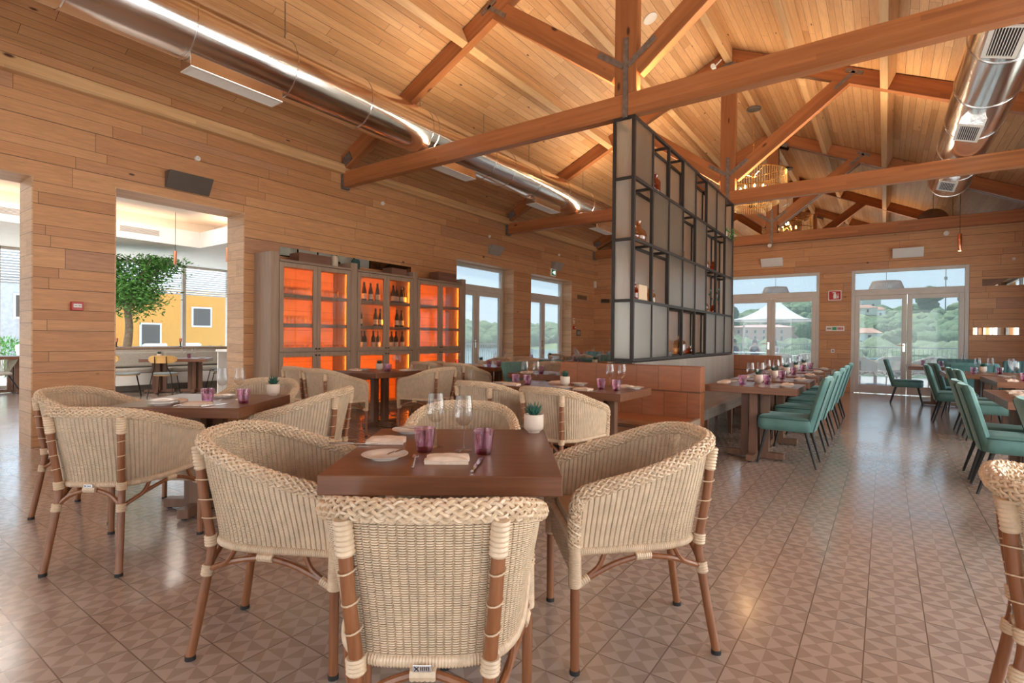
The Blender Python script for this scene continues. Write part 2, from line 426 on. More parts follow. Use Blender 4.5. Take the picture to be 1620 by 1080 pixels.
M['purpled'] = sheet_glass('purple_glass_base', (.66, .22, .52), .4)
M['wine'] = plain('dark_bottle_glass', (.012, .010, .009), .08, var=.2)
M['label'] = plain('cream_bottle_label', (.62, .52, .40), .6)
M['amber'] = sheet_glass('amber_glass', (.72, .22, .06), .35)
M['amberp'] = sheet_glass('pale_amber_glass', (.85, .55, .30), .4)

def ribbed():
    g = NG('ribbed_translucent_glass'); o = g.xyz()
    wv = g.math('SINE', g.math('MULTIPLY', g.math('ADD', o[0], o[1]), 2*pi/.014))
    nm = g.bump(wv, .35, .004)
    rf = g.n('ShaderNodeBsdfRefraction'); rf.inputs['Color'].default_value = (.96, .96, .93, 1); rf.inputs['Roughness'].default_value = .30; rf.inputs['IOR'].default_value = 1.08
    g.l(nm, rf.inputs['Normal'])
    tr = g.n('ShaderNodeBsdfTransparent'); tr.inputs[0].default_value = (.95, .95, .92, 1)
    tl = g.n('ShaderNodeBsdfTranslucent'); tl.inputs[0].default_value = (.90, .88, .82, 1)
    gl = g.n('ShaderNodeBsdfGlossy'); gl.inputs['Roughness'].default_value = .18; g.l(nm, gl.inputs['Normal'])
    a = g.n('ShaderNodeMixShader'); a.inputs[0].default_value = .12; g.l(rf.outputs[0], a.inputs[1]); g.l(tr.outputs[0], a.inputs[2])
    b = g.n('ShaderNodeMixShader'); b.inputs[0].default_value = .36; g.l(a.outputs[0], b.inputs[1]); g.l(tl.outputs[0], b.inputs[2])
    c = g.n('ShaderNodeMixShader'); c.inputs[0].default_value = .09; g.l(b.outputs[0], c.inputs[1]); g.l(gl.outputs[0], c.inputs[2])
    g.l(c.outputs[0], g.out.inputs[0]); return g.m
M['ribbed'] = ribbed()
def emit(name, c, s):
    g = NG(name); e = g.n('ShaderNodeEmission'); e.inputs[0].default_value = c+(1,); e.inputs[1].default_value = s
    g.l(e.outputs[0], g.out.inputs[0]); return g.m
M['bulb'] = emit('warm_bulb', (1, .55, .18), 14)
M['signlit'] = emit('lit_exit_panel', (.75, 1, .85), .9)
def mirror(name, c, rough=.0):
    g = NG(name); return g.pbr(c, rough, 1.0)
M['gable'] = mirror('gable_mirror_glass', (.44, .40, .37))
M['mirror'] = mirror('wall_mirror_strip', (.72, .70, .67))
M['mirrord'] = mirror('smoked_mirror_strip', (.35, .36, .36))
# ------------------------------------------------------------------ the room
struct(MB().box(-15.9, XR+.3, YB-.3, YW+.2, -.2, 0).build('floor', M['floor']))
OPEN = [(-1.9, 1.62, 0, 2.87), (2.342, 3.863, 0, 2.92), (8.33, 10.425, 0, 2.87), (11.177, 13.311, 0, 2.86)]
wl = MB(); y = YB; ZW = 4.19
for (a, b, z0, z1) in OPEN:
    wl.box(XL-WT, XL, y, a, 0, ZW); wl.box(XL-WT, XL, a, b, z1, ZW); y = b
wl.box(XL-WT, XL, y, YW+.2, 0, ZW)
struct(wl.build('wall_left', M['wall_y']))
for i, (a, b, z0, z1) in enumerate(OPEN):        # pale reveal boards
    t = .012; m = MB()
    m.box(XL-WT, XL+.001, a, a+t, 0, z1-t); m.box(XL-WT, XL+.001, b-t, b, 0, z1-t); m.box(XL-WT, XL+.001, a, b, z1-t, z1)
    struct(m.build('trim_%d' % (i+1), M['jamb']))
FO = [(-3.44, -1.298, 0, 2.875), (-.655, 1.46, 0, 2.865)]
wf = MB(); x = XL
for (a, b, z0, z1) in FO:
    wf.box(x, a, YW, YW+.2, 0, 3.9); wf.box(a, b, YW, YW+.2, z1, 3.9); x = b
wf.box(x, XR+.3, YW, YW+.2, 0, 3.9)
struct(wf.build('wall_far', M['wall_x']))
# right wall and rear wall: long glazed openings that let the daylight in
wr = MB(); y = YB
for (a, b) in ((-2.6, 1.2), (1.7, 5.2), (5.7, 9.3), (9.8, 13.4)):
    wr.box(XR, XR+.3, y, a, 0, ZW); wr.box(XR, XR+.3, a, b, 2.87, ZW); y = b
wr.box(XR, XR+.3, y, YW+.2, 0, ZW)
struct(wr.build('wall_right', M['wall_y']))
wb = MB(); x = XL
for (a, b) in ((-6.9, -4.0), (-3.6, -.8), (-.4, 2.2)):
    wb.box(x, a, YB-.2, YB, 0, 3.9); wb.box(a, b, YB-.2, YB, 2.87, 3.9); x = b
wb.box(x, XR, YB-.2, YB, 0, 3.9)
wb.extr([(XL, YB-.2, 3.9), (XR, YB-.2, 3.9), (XR, YB-.2, zroof(XR)), (XK, YB-.2, zroof(XK)), (XL, YB-.2, zroof(XL))], (0, .2, 0))
struct(wb.build('wall_rear', M['wall_x']))
# sloping boarded ceiling (with an eave past the far wall)
rf = MB(); YE = 16.75
for s in (-1, 1):
    xe = XK + s*(XR-XK+.7)
    rf.extr([(XK, YB-.2, zroof(XK)), (xe, YB-.2, zroof(xe)), (xe, YB-.2, zroof(xe)+.16), (XK, YB-.2, zroof(XK)+.16)], (0, YE-YB+.2, 0))
struct(rf.build('ceiling', M['roof']))
# mirrored gable above the far wall
gm = MB().extr([(XL, YW, 3.9), (XR, YW, 3.9), (XR, YW, zroof(XR)), (XK, YW, zroof(XK)), (XL, YW, zroof(XL))], (0, .06, 0))
struct(gm.build('trim_5', M['gable']))
# wall plates
for i, (x, s) in enumerate(((XL, 1), (XR, -1))):
    o = beam('trim_%d' % (6+i), (x+s*.055, YB, 3.945), (x+s*.055, YW-.005, 3.945), .11, .15, M['purlin']); struct(o)

# ------------------------------------------------------------------ windows and glazed doors
def glazed_door(n, axis, a, b, ztop, plane, depth=.07, handle_side=1, inner=1):
    """two door leaves under a fixed transom; axis 'x' = in the far wall, 'y' = in the left wall; plane = inner face coordinate"""
    def P(m, u0, u1, d0, d1, z0, z1):
        if axis == 'x': m.box(u0, u1, plane+d0, plane+d1, z0, z1)
        else: m.box(plane-d1, plane-d0, u0, u1, z0, z1)
    mid = (a+b)/2; zt = 2.27; f = .075
    fr = MB(); P(fr, a, a+f, 0, depth, 0, ztop); P(fr, b-f, b, 0, depth, 0, ztop); P(fr, a+f, b-f, 0, depth, ztop-f, ztop); P(fr, a+f, b-f, 0, depth, zt, zt+.14)
    root = struct(fr.build('window_%d' % n, M['frame'], bevel=.006))
    g = MB(); P(g, a+f, b-f, .03, .042, zt+.14, ztop-f); g.build('transom_pane', M['pane'], root)
    for k, (u0, u1) in enumerate(((a+f, mid), (mid, b-f))):
        s = .095; m = MB()
        P(m, u0+.003, u0+s, -.012, depth-.015, .012, zt-.004); P(m, u1-s, u1-.003, -.012, depth-.015, .012, zt-.004)
        P(m, u0+s, u1-s, -.012, depth-.015, .012, .20); P(m, u0+s, u1-s, -.012, depth-.015, zt-.10, zt-.004)
        d = struct(m.build('door_leaf', M['frame'], root, bevel=.008))
        g = MB(); P(g, u0+s, u1-s, .02, .032, .20, zt-.10); g.build('pane', M['pane'], d)
        if k == 0:
            h = MB(); P(h, mid-.075, mid-.03, -.022, -.012, .98, 1.16); h.build('handle_plate', M['steel'], d)
            h = MB()
            if axis == 'x': h.tube([(mid-.052, plane-.02, 1.12), (mid-.052, plane-.06, 1.12), (mid-.19, plane-.06, 1.12)], .01)
            else: h.tube([(plane+.02, mid-.052, 1.12), (plane+.06, mid-.052, 1.12), (plane+.06, mid-.19, 1.12)], .01)
            h.build('handle', M['steel'], d, smooth=True)
    return root
glazed_door(1, 'x', FO[0][0], FO[0][1], FO[0][3], YW+.012)
glazed_door(2, 'x', FO[1][0], FO[1][1], FO[1][3], YW+.012)
glazed_door(3, 'y', OPEN[2][0]+.013, OPEN[2][1]-.013, OPEN[2][3]-.013, XL-.30)
glazed_door(4, 'y', OPEN[3][0]+.013, OPEN[3][1]-.013, OPEN[3][3]-.013, XL-.30)
n = 5
for (a, b) in ((-2.6, 1.2), (1.7, 5.2), (5.7, 9.3), (9.8, 13.4)):
    m = MB(); m.box(XR+.1, XR+.16, a, a+.07, 0, 2.87); m.box(XR+.1, XR+.16, b-.07, b, 0, 2.87); m.box(XR+.1, XR+.16, a, b, 2.8, 2.87); m.box(XR+.1, XR+.16, (a+b)/2-.04, (a+b)/2+.04, 0, 2.8); m.box(XR+.1, XR+.16, a, b, 0, .08)
    r = struct(m.build('window_%d' % n, M['frame'])); MB().box(XR+.125, XR+.135, a+.07, b-.07, .08, 2.8).build('pane', M['panec'], r); n += 1
for (a, b) in ((-6.9, -4.0), (-3.6, -.8), (-.4, 2.2)):
    m = MB(); m.box(a, a+.07, YB-.14, YB-.08, 0, 2.87); m.box(b-.07, b, YB-.14, YB-.08, 0, 2.87); m.box(a, b, YB-.14, YB-.08, 2.8, 2.87); m.box(a, b, YB-.14, YB-.08, 0, .08)
    r = struct(m.build('window_%d' % n, M['frame'])); MB().box(a+.07, b-.07, YB-.115, YB-.105, .08, 2.8).build('pane', M['panec'], r); n += 1

# ------------------------------------------------------------------ roof trusses
XE = XL + .03
def y_plate(yf):
    m = MB(); c = Vector((XK+.005, yf-.006, ZT+HB+.28))
    m.box(c.x-.028, c.x+.028, yf-.012, yf-.001, ZT-.02, c.z+.33)
    m.bar(c+Vector((-.026, -.002, .02)), c+Vector((-.33, -.002, .24)), .011, .06, up=(.24, 0, .33)); m.bar(c+Vector((.026, -.002, .02)), c+Vector((.33, -.002, .24)), .011, .06, up=(-.24, 0, .33))
    return m
def truss(y, label):
    t = thing('roof_truss', (0, y, 0), 0, label, 'roof truss')
    d = .12; c = d/2
    beam('tie_beam', (XE, c, ZT+HB/2), (2*XK-XE, c, ZT+HB/2), d, HB, M['beam'], t)
    zr = 6.25
    beam('king_post', (XK, c, ZT+HB), (XK, c, zr), .26, d, M['beam'], t, up=(0, 1, 0))
    for s in (-1, 1):
        e = XK + s*(XK-XE)
        off = .145
        beam('rafter', (e, c, zroof(e)-off), (XK, c, zroof(XK)-off), d-.006, .25, M['beam'], t)
        beam('strut', (XK+s*.10, c, 4.165), (XK+s*1.93, c, 5.565), d-.012, .235, M['beam'], t)
    y_plate(0).build('steel_strap', M['zinc'], t)
    for s in (-1, 1):
        m = MB(); q = Vector((XK+s*1.84, -.004, 5.47))
        dr = Vector((s, 0, .765)).normalized(); ru = Vector((-s, 0, SL)).normalized()
        m.bar(q-dr*.24, q+dr*.10, .010, .055, up=(0, 0, 1)); m.bar(q+dr*.10-ru*.13, q+dr*.10+ru*.13, .010, .06, up=(0, 0, 1))
        m.build('gusset_plate', M['zinc'], t)
        m = MB(); x = XK+s*(XK-XE)
        m.box(x-.02, x+.04, -.008, d+.008, ZT-.03, ZT+HB+.02) if s < 0 else m.box(x-.04, x+.02, -.008, d+.008, ZT-.03, ZT+HB+.02)
        m.bar((x-s*.04, -.004, 4.05), (x-s*.22, -.004, 4.14), .012, .16); m.build('end_bracket', M['zinc'], t)
    m = MB(); m.box(XK-.07, XK+.07, -.01, d+.01, 6.02, 6.14)
    for s in (-1, 1): m.bar((XK, -.006, 6.20), (XK+s*.34, -.006, 6.20-.34*SL), .01, .10)
    m.build('ridge_plate', M['zinc'], t)
    return t
truss(T[0], 'nearest orange-brown wooden roof truss, over the near end of the glass shelving')
truss(T[1], 'second orange-brown wooden roof truss, at the far end of the glass shelving')
truss(T[2]-.065, 'farthest wooden roof truss, standing on top of the far wall')
truss(T[0]-4.618, 'wooden roof truss above the viewpoint, before the nearest one')
TY = [T[0]-4.618, T[0], T[1], T[2]-.065]
PURL = [(-2.36, 'lower left'), (-1.19, 'upper left'), (0, 'ridge'), (1.19, 'upper right'), (2.36, 'lower right')]
seg = [(YB, TY[0]), (TY[0]+.12, TY[1]), (TY[1]+.12, TY[2]), (TY[2]+.12, TY[3])]
wh = ['behind the viewpoint', 'in front of the nearest truss', 'between the nearest and second trusses', 'between the second and far trusses']
for dx, nm in PURL:
    for (a, b), ww in zip(seg, wh):
        x = XK+dx
        if dx == 0: o = beam('ridge_beam', (x, a+.002, zroof(x)-.14), (x, b-.002, zroof(x)-.14), .12, .26, M['purlin'])
        else:
            o = beam('purlin', (x, a+.002, zroof(x)-.143), (x, b-.002, zroof(x)-.143), .11, .25, M['purlin'], up=((SL if dx > 0 else -SL), 0, 1))
        tag(o, ('pale wooden ridge beam along the roof peak ' if dx == 0 else 'pale wooden purlin on the %s roof slope ' % nm)+ww, 'roof beam', 'roof purlins')

# ------------------------------------------------------------------ air ducts
def duct(name, x, z, r, y0, y1, rings, dif, label, side):
    t = thing(name, (x, y0, z), 0, label, 'air duct')
    m = MB(); prof = [(r-.02, 0), (r, .004)]; m.tube([(0, 0, 0), (0, y1-y0, 0)], r, 48); m.build('pipe', M['duct'], t, smooth=30)
    for q in rings:
        m = MB(); m.tube([(r*1.012*cos(a), q-y0, r*1.012*sin(a)) for a in [2*pi*k/40 for k in range(40)]], .006, 6, closed=True); m.build('joint_ring', M['steel'], t, smooth=True)
    for q in rings[::2]:
        zc = zroof(x) - z; m = MB(); m.tube([(.0, q-y0+.03, r), (.0, q-y0+.03, zc)], .006, 6); m.build('hanger_rod', M['zinc'], t)
    for q in dif:
        m = MB(); L = .95
        if side < 0:
            m.box(-.11, .11, q-y0, q-y0+L, -r-.10, -r+.05); d = m.build('outlet_box', M['duct'], t, bevel=.004)
            g = MB(); fr = .025
            for (a, b, c, e) in ((-.11, .11, 0, fr), (-.11, .11, L-fr, L), (-.11, -.11+fr, fr, L-fr), (.11-fr, .11, fr, L-fr)): g.box(a, b, q-y0+c, q-y0+e, -r-.108, -r-.10)
            for k in range(9): g.box(-.08+k*.02-.004, -.08+k*.02+.004, q-y0+fr, q-y0+L-fr, -r-.106, -r-.1005)
            g.build('grille', M['plast'], d)
        else:
            a0 = radians(-108); ux = Vector((cos(a0), 0, sin(a0))); tx = Vector((-sin(a0), 0, cos(a0)))
            def PP(m, u0, u1, a, b, h0, h1):
                vs = []
                for h in (h0, h1):
                    for (u, yy) in ((u0, a), (u1, a), (u1, b), (u0, b)):
                        p = tx*u + ux*(r+h); vs.append((p.x, q-y0+yy, p.z))
                m.add(vs, [(3,2,1,0),(4,5,6,7),(0,1,5,4),(1,2,6,5),(2,3,7,6),(3,0,4,7)])
            L = .62; PP(m, -.13, .13, 0, L, -.06, .06); d = m.build('outlet_box', M['duct'], t, bevel=.004)
            g = MB(); fr = .035
            for (a, b, c, e) in ((-.13, .13, 0, fr), (-.13, .13, L-fr, L), (-.13, -.13+fr, fr, L-fr), (.13-fr, .13, fr, L-fr)): PP(g, a, b, c, e, .06, .072)
            for k in range(9): PP(g, -.086+k*.0205, -.080+k*.0205, fr, L-fr, .06, .068)
            g.build('grille', M['plast'], d)
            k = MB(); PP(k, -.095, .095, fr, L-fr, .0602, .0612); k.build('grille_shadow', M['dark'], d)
    return t
duct('air_duct', -5.6, 4.218, .315, YB+.05, 14.2, [-1.8, -.2, 1.4, 2.34, 3.37, 4.40, 5.50, 5.62, 7.0, 7.56, 8.4, 9.5, 10.6, 12.2], [-.4, 2.36, 5.75, 8.5, 11.15],
     'long polished round air duct hung along the left roof slope', -1)
duct('air_duct', .95, 4.216, .315, YB+.05, 12.7, [-1, 1.5, 4, 6.9, 8.1, 9.3, 10.5, 11.5, 12.66], [2.4, 6.0, 8.5, 11.3],
     'shorter polished round air duct hung along the right roof slope', 1)

# ------------------------------------------------------------------ things on walls and ceiling
def wedge(p, axis, w, label, mt):
    pr = [(0, .10), (.15, .10), (.02, -.10), (0, -.10)]
    m = MB()
    if axis == 'y': m.extr([(q, -w/2, z) for q, z in pr], (0, w, 0))
    else: m.extr([(-w/2, -q, z) for q, z in pr], (w, 0, 0))
    o = m.build('wall_speaker', mt, loc=p, bevel=.004); tag(o, label, 'speaker', 'wedge wall speakers')
wedge((XL, 3.12, 3.14), 'y', .52, 'dark wedge speaker on the left wall above the second opening', M['greyd'])
wedge((XL, 9.62, 3.20), 'y', .45, 'grey wedge speaker on the left wall above the first glazed door', M['grey'])
wedge((XL, 12.40, 3.16), 'y', .45, 'grey wedge speaker on the left wall above the green exit sign', M['grey'])
wedge((-2.356, YW, 3.18), 'x', .50, 'pale wedge speaker on the far wall left of the red sign', M['plast'])
wedge((.40, YW, 3.19), 'x', .56, 'pale wedge speaker on the far wall right of the red sign', M['plast'])
def disc(name, p, axis, r, d, label, catg, mt, group=None):
    m = MB().lathe([(r, 0), (r, d*.6), (r*.85, d), (r*.35, d), (r*.3, d*.6), (0.0001, d*.6)], 20)
    R = Matrix.Rotation(radians(90), 4, 'Y') if axis == 'y' else (Matrix.Rotation(radians(90), 4, 'X') if axis == 'x' else Matrix.Rotation(pi, 4, 'X'))
    o = m.xf(R).build(name, mt, loc=p, smooth=True); tag(o, label, catg, group); return o
disc('wall_sensor', (XL, 3.236, 3.50), 'y', .035, .03, 'small round white sensor high on the left wall above the dark speaker', 'sensor', M['plast'], 'round wall sensors')
disc('wall_sensor', (XL, 6.334, 3.58), 'y', .035, .03, 'small round white sensor high on the left wall above the wine cabinets', 'sensor', M['plast'], 'round wall sensors')
disc('wall_sensor', (XL, 9.44, 3.50), 'y', .035, .03, 'small round white sensor above the first glazed door on the left', 'sensor', M['plast'], 'round wall sensors')
disc('wall_sensor', (XL, 12.56, 3.50), 'y', .035, .03, 'small round white sensor above the second glazed door on the left', 'sensor', M['plast'], 'round wall sensors')
disc('wall_sensor', (1.06, YW, 3.56), 'x', .055, .03, 'round white sensor high on the far wall beside the copper pendant', 'sensor', M['plast'], 'round wall sensors')
disc('wall_sensor', (-2.40, T[2]-.067, 3.60), 'x', .05, .03, 'round white sensor under the steel strap of the far truss', 'sensor', M['plast'], 'round wall sensors')
disc('wall_sensor', (2.14, YW, 2.92), 'x', .03, .03, 'small round white sensor near the right end of the far wall', 'sensor', M['plast'], 'round wall sensors')
disc('wall_sensor', (XL, 7.18, 2.62), 'y', .03, .02, 'small round wooden knob above the mirror strip over the cabinets', 'sensor', M['jamb'], 'round wall sensors')
# ceiling speaker and small camera near the ridge
m = MB().lathe([(.11, 0), (.11, .012), (.095, .02), (.0001, .014)], 28); x = -3.03
o = m.xf(Matrix.Rotation(pi - math.atan(SL), 4, 'Y')).build('ceiling_speaker', M['plast'], loc=(x, 7.92, zroof(x)-.002), smooth=True); tag(o, 'round white speaker set in the boarded ceiling beside the king post', 'speaker')
cm = thing('security_camera', (XK-.22, T[1]-.15, 6.14), 0, 'small white camera fixed under the ridge at the second truss', 'camera')
MB().tube([(0, 0, 0), (.02, -.16, -.04)], .04, 14).build('body', M['white'], cm, smooth=True); MB().tube([(.02, -.04, 0), (.12, .02, .12)], .012, 8).build('bracket', M['white'], cm)
# break-glass alarm
al = thing('fire_alarm_button', (XL, 1.985, 1.51), 0, 'red break-glass fire alarm box on the pillar between the two openings', 'fire alarm')
MB().box(0, .05, -.055, .055, -.045, .05).build('case', M['red'], al, bevel=.006); MB().box(.05, .052, -.036, .036, -.012, .026).build('glass_label', M['white'], al)
MB().box(.052, .0525, .006, .032, .004, .010).build('arrow_mark', M['black'], al); MB().box(.052, .0525, -.03, -.002, .003, .011).build('printed_line', M['grey'], al)
al = thing('fire_alarm_button', (XL, 13.45, 1.53), 0, 'small red fire alarm box right of the second glazed door on the left wall', 'fire alarm')
MB().box(0, .05, -.05, .05, -.05, .05).build('case', M['red'], al, bevel=.006); MB().box(.05, .052, -.03, .03, -.02, .02).build('glass_label', M['white'], al)
s = thing('wall_notice', (XL, 13.45, 1.72), 0, 'small white notice with red lines above the far red alarm', 'sign'); MB().box(0, .006, -.045, .045, -.08, .08).build('sheet', M['plast'], s); MB().box(.006, .007, -.03, .03, .02, .05).build('red_mark', M['red'], s); MB().box(.006, .007, -.03, .03, -.05, -.04).build('red_line', M['red'], s)
s = thing('switch_panel', (XL, 13.74, 1.38), 0, 'dark square switch panel low on the left wall near the far corner', 'switch'); MB().box(0, .012, -.13, .13, -.09, .09).build('plate', M['greyd'], s, bevel=.003)
for k in range(3): MB().box(.012, .018, -.10+k*.07, -.045+k*.07, -.05, .05).build('rocker', M['grey'], s)
def slot(p, axis, w, h, label, mt):
    m = MB().box(0, .006, -w/2, w/2, -h/2, h/2) if axis == 'y' else MB().box(-w/2, w/2, -.006, 0, -h/2, h/2)
    o = m.build('wall_mirror', mt, loc=p); tag(o, label, 'mirror', 'board-shaped wall mirrors')
slot((XL, 13.95, 2.43), 'y', .60, .12, 'dark board-shaped mirror on the left wall near the far corner', M['mirrord'])
slot((-6.95, YW, 2.36), 'x', .34, .13, 'dark board-shaped mirror at the left end of the far wall', M['mirrord'])
slot((2.05, YW, 2.46), 'x', .78, .145, 'brown board-shaped mirror high at the right end of the far wall', M['mirrord'])
slot((1.88, YW, 1.44), 'x', .72, .15, 'pale board-shaped mirror right of the glazed doors, lower of two', M['mirror'])
slot((XL, 5.71, 2.46), 'y', 2.65, .14, 'long dark mirror strip in the wall above the wine cabinets', M['mirrord'])
s = thing('exit_sign', (XL, 12.25, 2.985), 0, 'small green running-man exit sign above the second glazed door on the left', 'sign')
MB().box(0, .03, -.13, .13, -.10, .10).build('panel', M['white'], s, bevel=.004); MB().box(.03, .032, -.105, .105, -.075, .075).build('green_field', M['green'], s)
m = MB(); m.box(.032, .034, .03, .075, -.05, .05); m.bar((.033, -.07, 0), (.033, .0, 0), .002, .02); m.bar((.033, -.02, .035), (.033, .02, 0), .002, .018); m.bar((.033, -.02, -.035), (.033, .02, 0), .002, .018)
m.build('arrow_and_door', M['signlit'], s)
s = thing('extinguisher_sign', (-.985, YW, 2.295), 0, 'red and white fire extinguisher sign on the far wall between the glazed doors', 'sign')
MB().box(-.135, .135, -.012, 0, -.115, .115).build('panel', M['white'], s); MB().box(-.12, .12, -.014, -.012, -.10, .10).build('red_field', M['red'], s)
m = MB(); m.box(-.03, .035, -.016, -.014, -.075, .03); m.box(-.012, .02, -.016, -.014, .03, .06); m.box(-.05, .02, -.016, -.014, .055, .075); m.box(.05, .075, -.016, -.014, -.07, -.01); m.box(.06, .07, -.016, -.014, -.01, .05); m.build('extinguisher_symbol', M['white'], s)
s = thing('safety_notice', (-.97, YW, 1.505), 0, 'long pale safety notice under the red extinguisher sign', 'sign')
MB().box(-.19, .19, -.01, 0, -.058, .058).build('panel', M['plast'], s); MB().box(-.06, .03, -.012, -.01, -.035, .035).build('green_mark', M['green'], s)
for k in range(4): MB().box(.05+k*.03, .07+k*.03, -.012, -.01, -.03, .03).build('red_mark', M['red'], s)
MB().box(-.17, -.08, -.012, -.01, -.02, .02).build('printed_line', M['grey'], s)
s = thing('wall_socket', (-1.015, YW, .97), 0, 'small white socket on the far wall between the glazed doors', 'socket'); MB().box(-.035, .035, -.012, 0, -.045, .045).build('plate', M['plast'], s, bevel=.003); MB().box(-.012, .02, -.02, -.012, -.025, .025).build('rocker', M['zinc'], s)
o = MB().box(-.0, .07, -.06, 0, -.1, .1).build('corner_sensor', M['plast'], loc=(XL+.001, YW-.001, 2.88), bevel=.01); tag(o, 'small white motion sensor in the far left corner', 'sensor')

# ------------------------------------------------------------------ chandelier and pendant
BEAD = plain('golden_glass_beads', (.80, .52, .22), .25, .35, var=.15, scale=30)
def chandelier(x, y):
    zc = 6.22
    t = thing('chandelier', (x, y, zc), 0, 'large round beaded chandelier with glowing bulbs under the ridge', 'chandelier')
    MB().lathe([(.0001, -.035), (.13, -.035), (.145, -.02), (.145, 0), (.0001, 0)], 28).build('ceiling_plate', M['greyd'], t, smooth=40)
    m = MB(); z = -.035
    while z > -1.40: m.tube([(.012*cos(a), (.012*sin(a) if int(round(-z/.05)) % 2 else 0), z-.03+.03*sin(a)) for a in [2*pi*k/6 for k in range(6)]], .003, 4, closed=True); z -= .05
    m.build('chain', M['brass'], t)
    top, bot = -1.43, -2.08; r1 = .655; m = MB()
    for (r, zz) in ((r1, top), (r1, top-.36), (.50, bot+.12), (.36, bot)):
        m.tube([(r*cos(a), r*sin(a), zz) for a in [2*pi*k/48 for k in range(48)]], .012, 6, closed=True)
    for k in range(6):
        a = pi*k/3; m.tube([(0, 0, top-.05), (r1*cos(a), r1*sin(a), top)], .009, 6)
    m.tube([(0, 0, top+.03), (0, 0, top-.3)], .02, 8)
    m.build('frame', M['brass'], t, smooth=True)
    b = MB(); oc = [(1,0,0),(-1,0,0),(0,1,0),(0,-1,0),(0,0,1),(0,0,-1)]; of = [(0,2,4),(2,1,4),(1,3,4),(3,0,4),(2,0,5),(1,2,5),(3,1,5),(0,3,5)]
    def bead(p, s): b.add([(p[0]+s*q[0]*.8, p[1]+s*q[1]*.8, p[2]+s*q[2]*1.5) for q in oc], of)
    for k in range(84):
        a = 2*pi*k/84
        for j in range(12): bead((r1*cos(a), r1*sin(a), top-.015-.03*j), .0115)
        for j in range(7):
            q = j/6; r = r1+(.50-r1)*q; bead((r*cos(a), r*sin(a), top-.37-.02-.15*q), .0115)
        for j in range(5): bead((.50*cos(a), .50*sin(a), bot+.11-.026*j), .010)
    for k in range(50):
        a = 2*pi*k/50
        for j in range(5): bead((.36*cos(a), .36*sin(a), bot-.01-.026*j), .010)
    b.build('bead_strands', BEAD, t)['kind'] = 'stuff'
    for k in range(8):
        a = 2*pi*k/8+.3; p = (.25*cos(a), .25*sin(a), top-.34)
        m = MB(); m.tube([(0, 0, top-.28), (.15*cos(a), .15*sin(a), top-.40), (p[0], p[1], top-.39), (p[0], p[1], p[2]-.01)], .007, 6); ar = m.build('lamp_arm', M['brass'], t)
        MB().lathe([(.0001, 0), (.02, .015), (.024, .035), (.012, .065), (.0001, .085)], 10, p).build('bulb', M['bulb'], ar, smooth=True)
    return t
chandelier(XK, 12.33)
pl = light('chandelier_glow', 'POINT', (XK, 12.33, 4.62), 18, (1, .60, .28), (.05,))
t = thing('pendant_lamp', (1.225, 14.0, 3.06), 0, 'slim copper tube pendant lamp hanging before the far wall on a black cord', 'pendant lamp')
MB().lathe([(.033, 0), (.035, .004), (.035, .335), (.03, .345), (.006, .35)], 20).build('tube_shade', M['copper'], t, smooth=40)
MB().tube([(0, 0, .34), (0, 0, zroof(1.225)-3.06)], .004, 6).build('cord', M['black'], t)
MB().lathe([(.024, -.002), (.0001, -.004)], 14).build('bulb', M['bulb'], t)
# ------------------------------------------------------------------ wicker armchair (faces +Y in its own frame)
def sym(pts, n):
    h = resample(cat_rom(pts, 10), n)
    return [Vector((-p.x, p.y, p.z)) for p in h[:0:-1]] + h
RIMP = [(0, -.288, .815), (.11, -.276, .813), (.200, -.225, .800), (.256, -.135, .771), (.280, -.01, .728), (.284, .12, .690), (.278, .215, .664), (.271, .268, .640)]
BOTP = [(0, -.212, .448), (.10, -.207, .448), (.165, -.180, .448), (.212, -.105, .448), (.234, 0, .448), (.246, .12, .448), (.256, .24, .448), (.262, .284, .448)]
def shell_point(a, b, t):
    w = t*.55 + .45*t*t*(3-2*t); p = b.lerp(a, t); q = b.lerp(a, w)
    return Vector((q.x, q.y, p.z))
def ridged(m, pts, r, pitch, n=8, amp=.16):
    L = sum((Vector(b)-Vector(a)).length for a, b in zip(pts, pts[1:])); k = max(4, int(L/pitch)*2+1)
    p = resample([Vector(q) for q in pts], k); m.tube(p, [r*(1+(amp if i % 2 else -amp*.4)) for i in range(k)], n)
def helix(path, r, pitch, phase, sgn, flat=1.0, ppt=9, wv=0, nk=9):
    L = [0]
    for a, b in zip(path, path[1:]): L.append(L[-1]+(b-a).length)
    n = int(L[-1]/pitch*ppt); P = resample(path, n); out = []; up = Vector((0, 0, 1))
    for i, p in enumerate(P):
        t = (P[min(i+1, n-1)]-P[max(i-1, 0)]).normalized(); a = up - t*up.dot(t)
        if a.length < .15: a = Vector((0, -1, 0)) - t*t.dot(Vector((0, -1, 0)))
        a.normalize(); b = t.cross(a); t0 = 2*pi*L[-1]*i/(n-1)/pitch; th = sgn*t0 + phase; q = r + sgn*wv*cos(nk*t0)
        out.append(p + a*(q*flat*cos(th)) + b*(q*sin(th)))
    return out
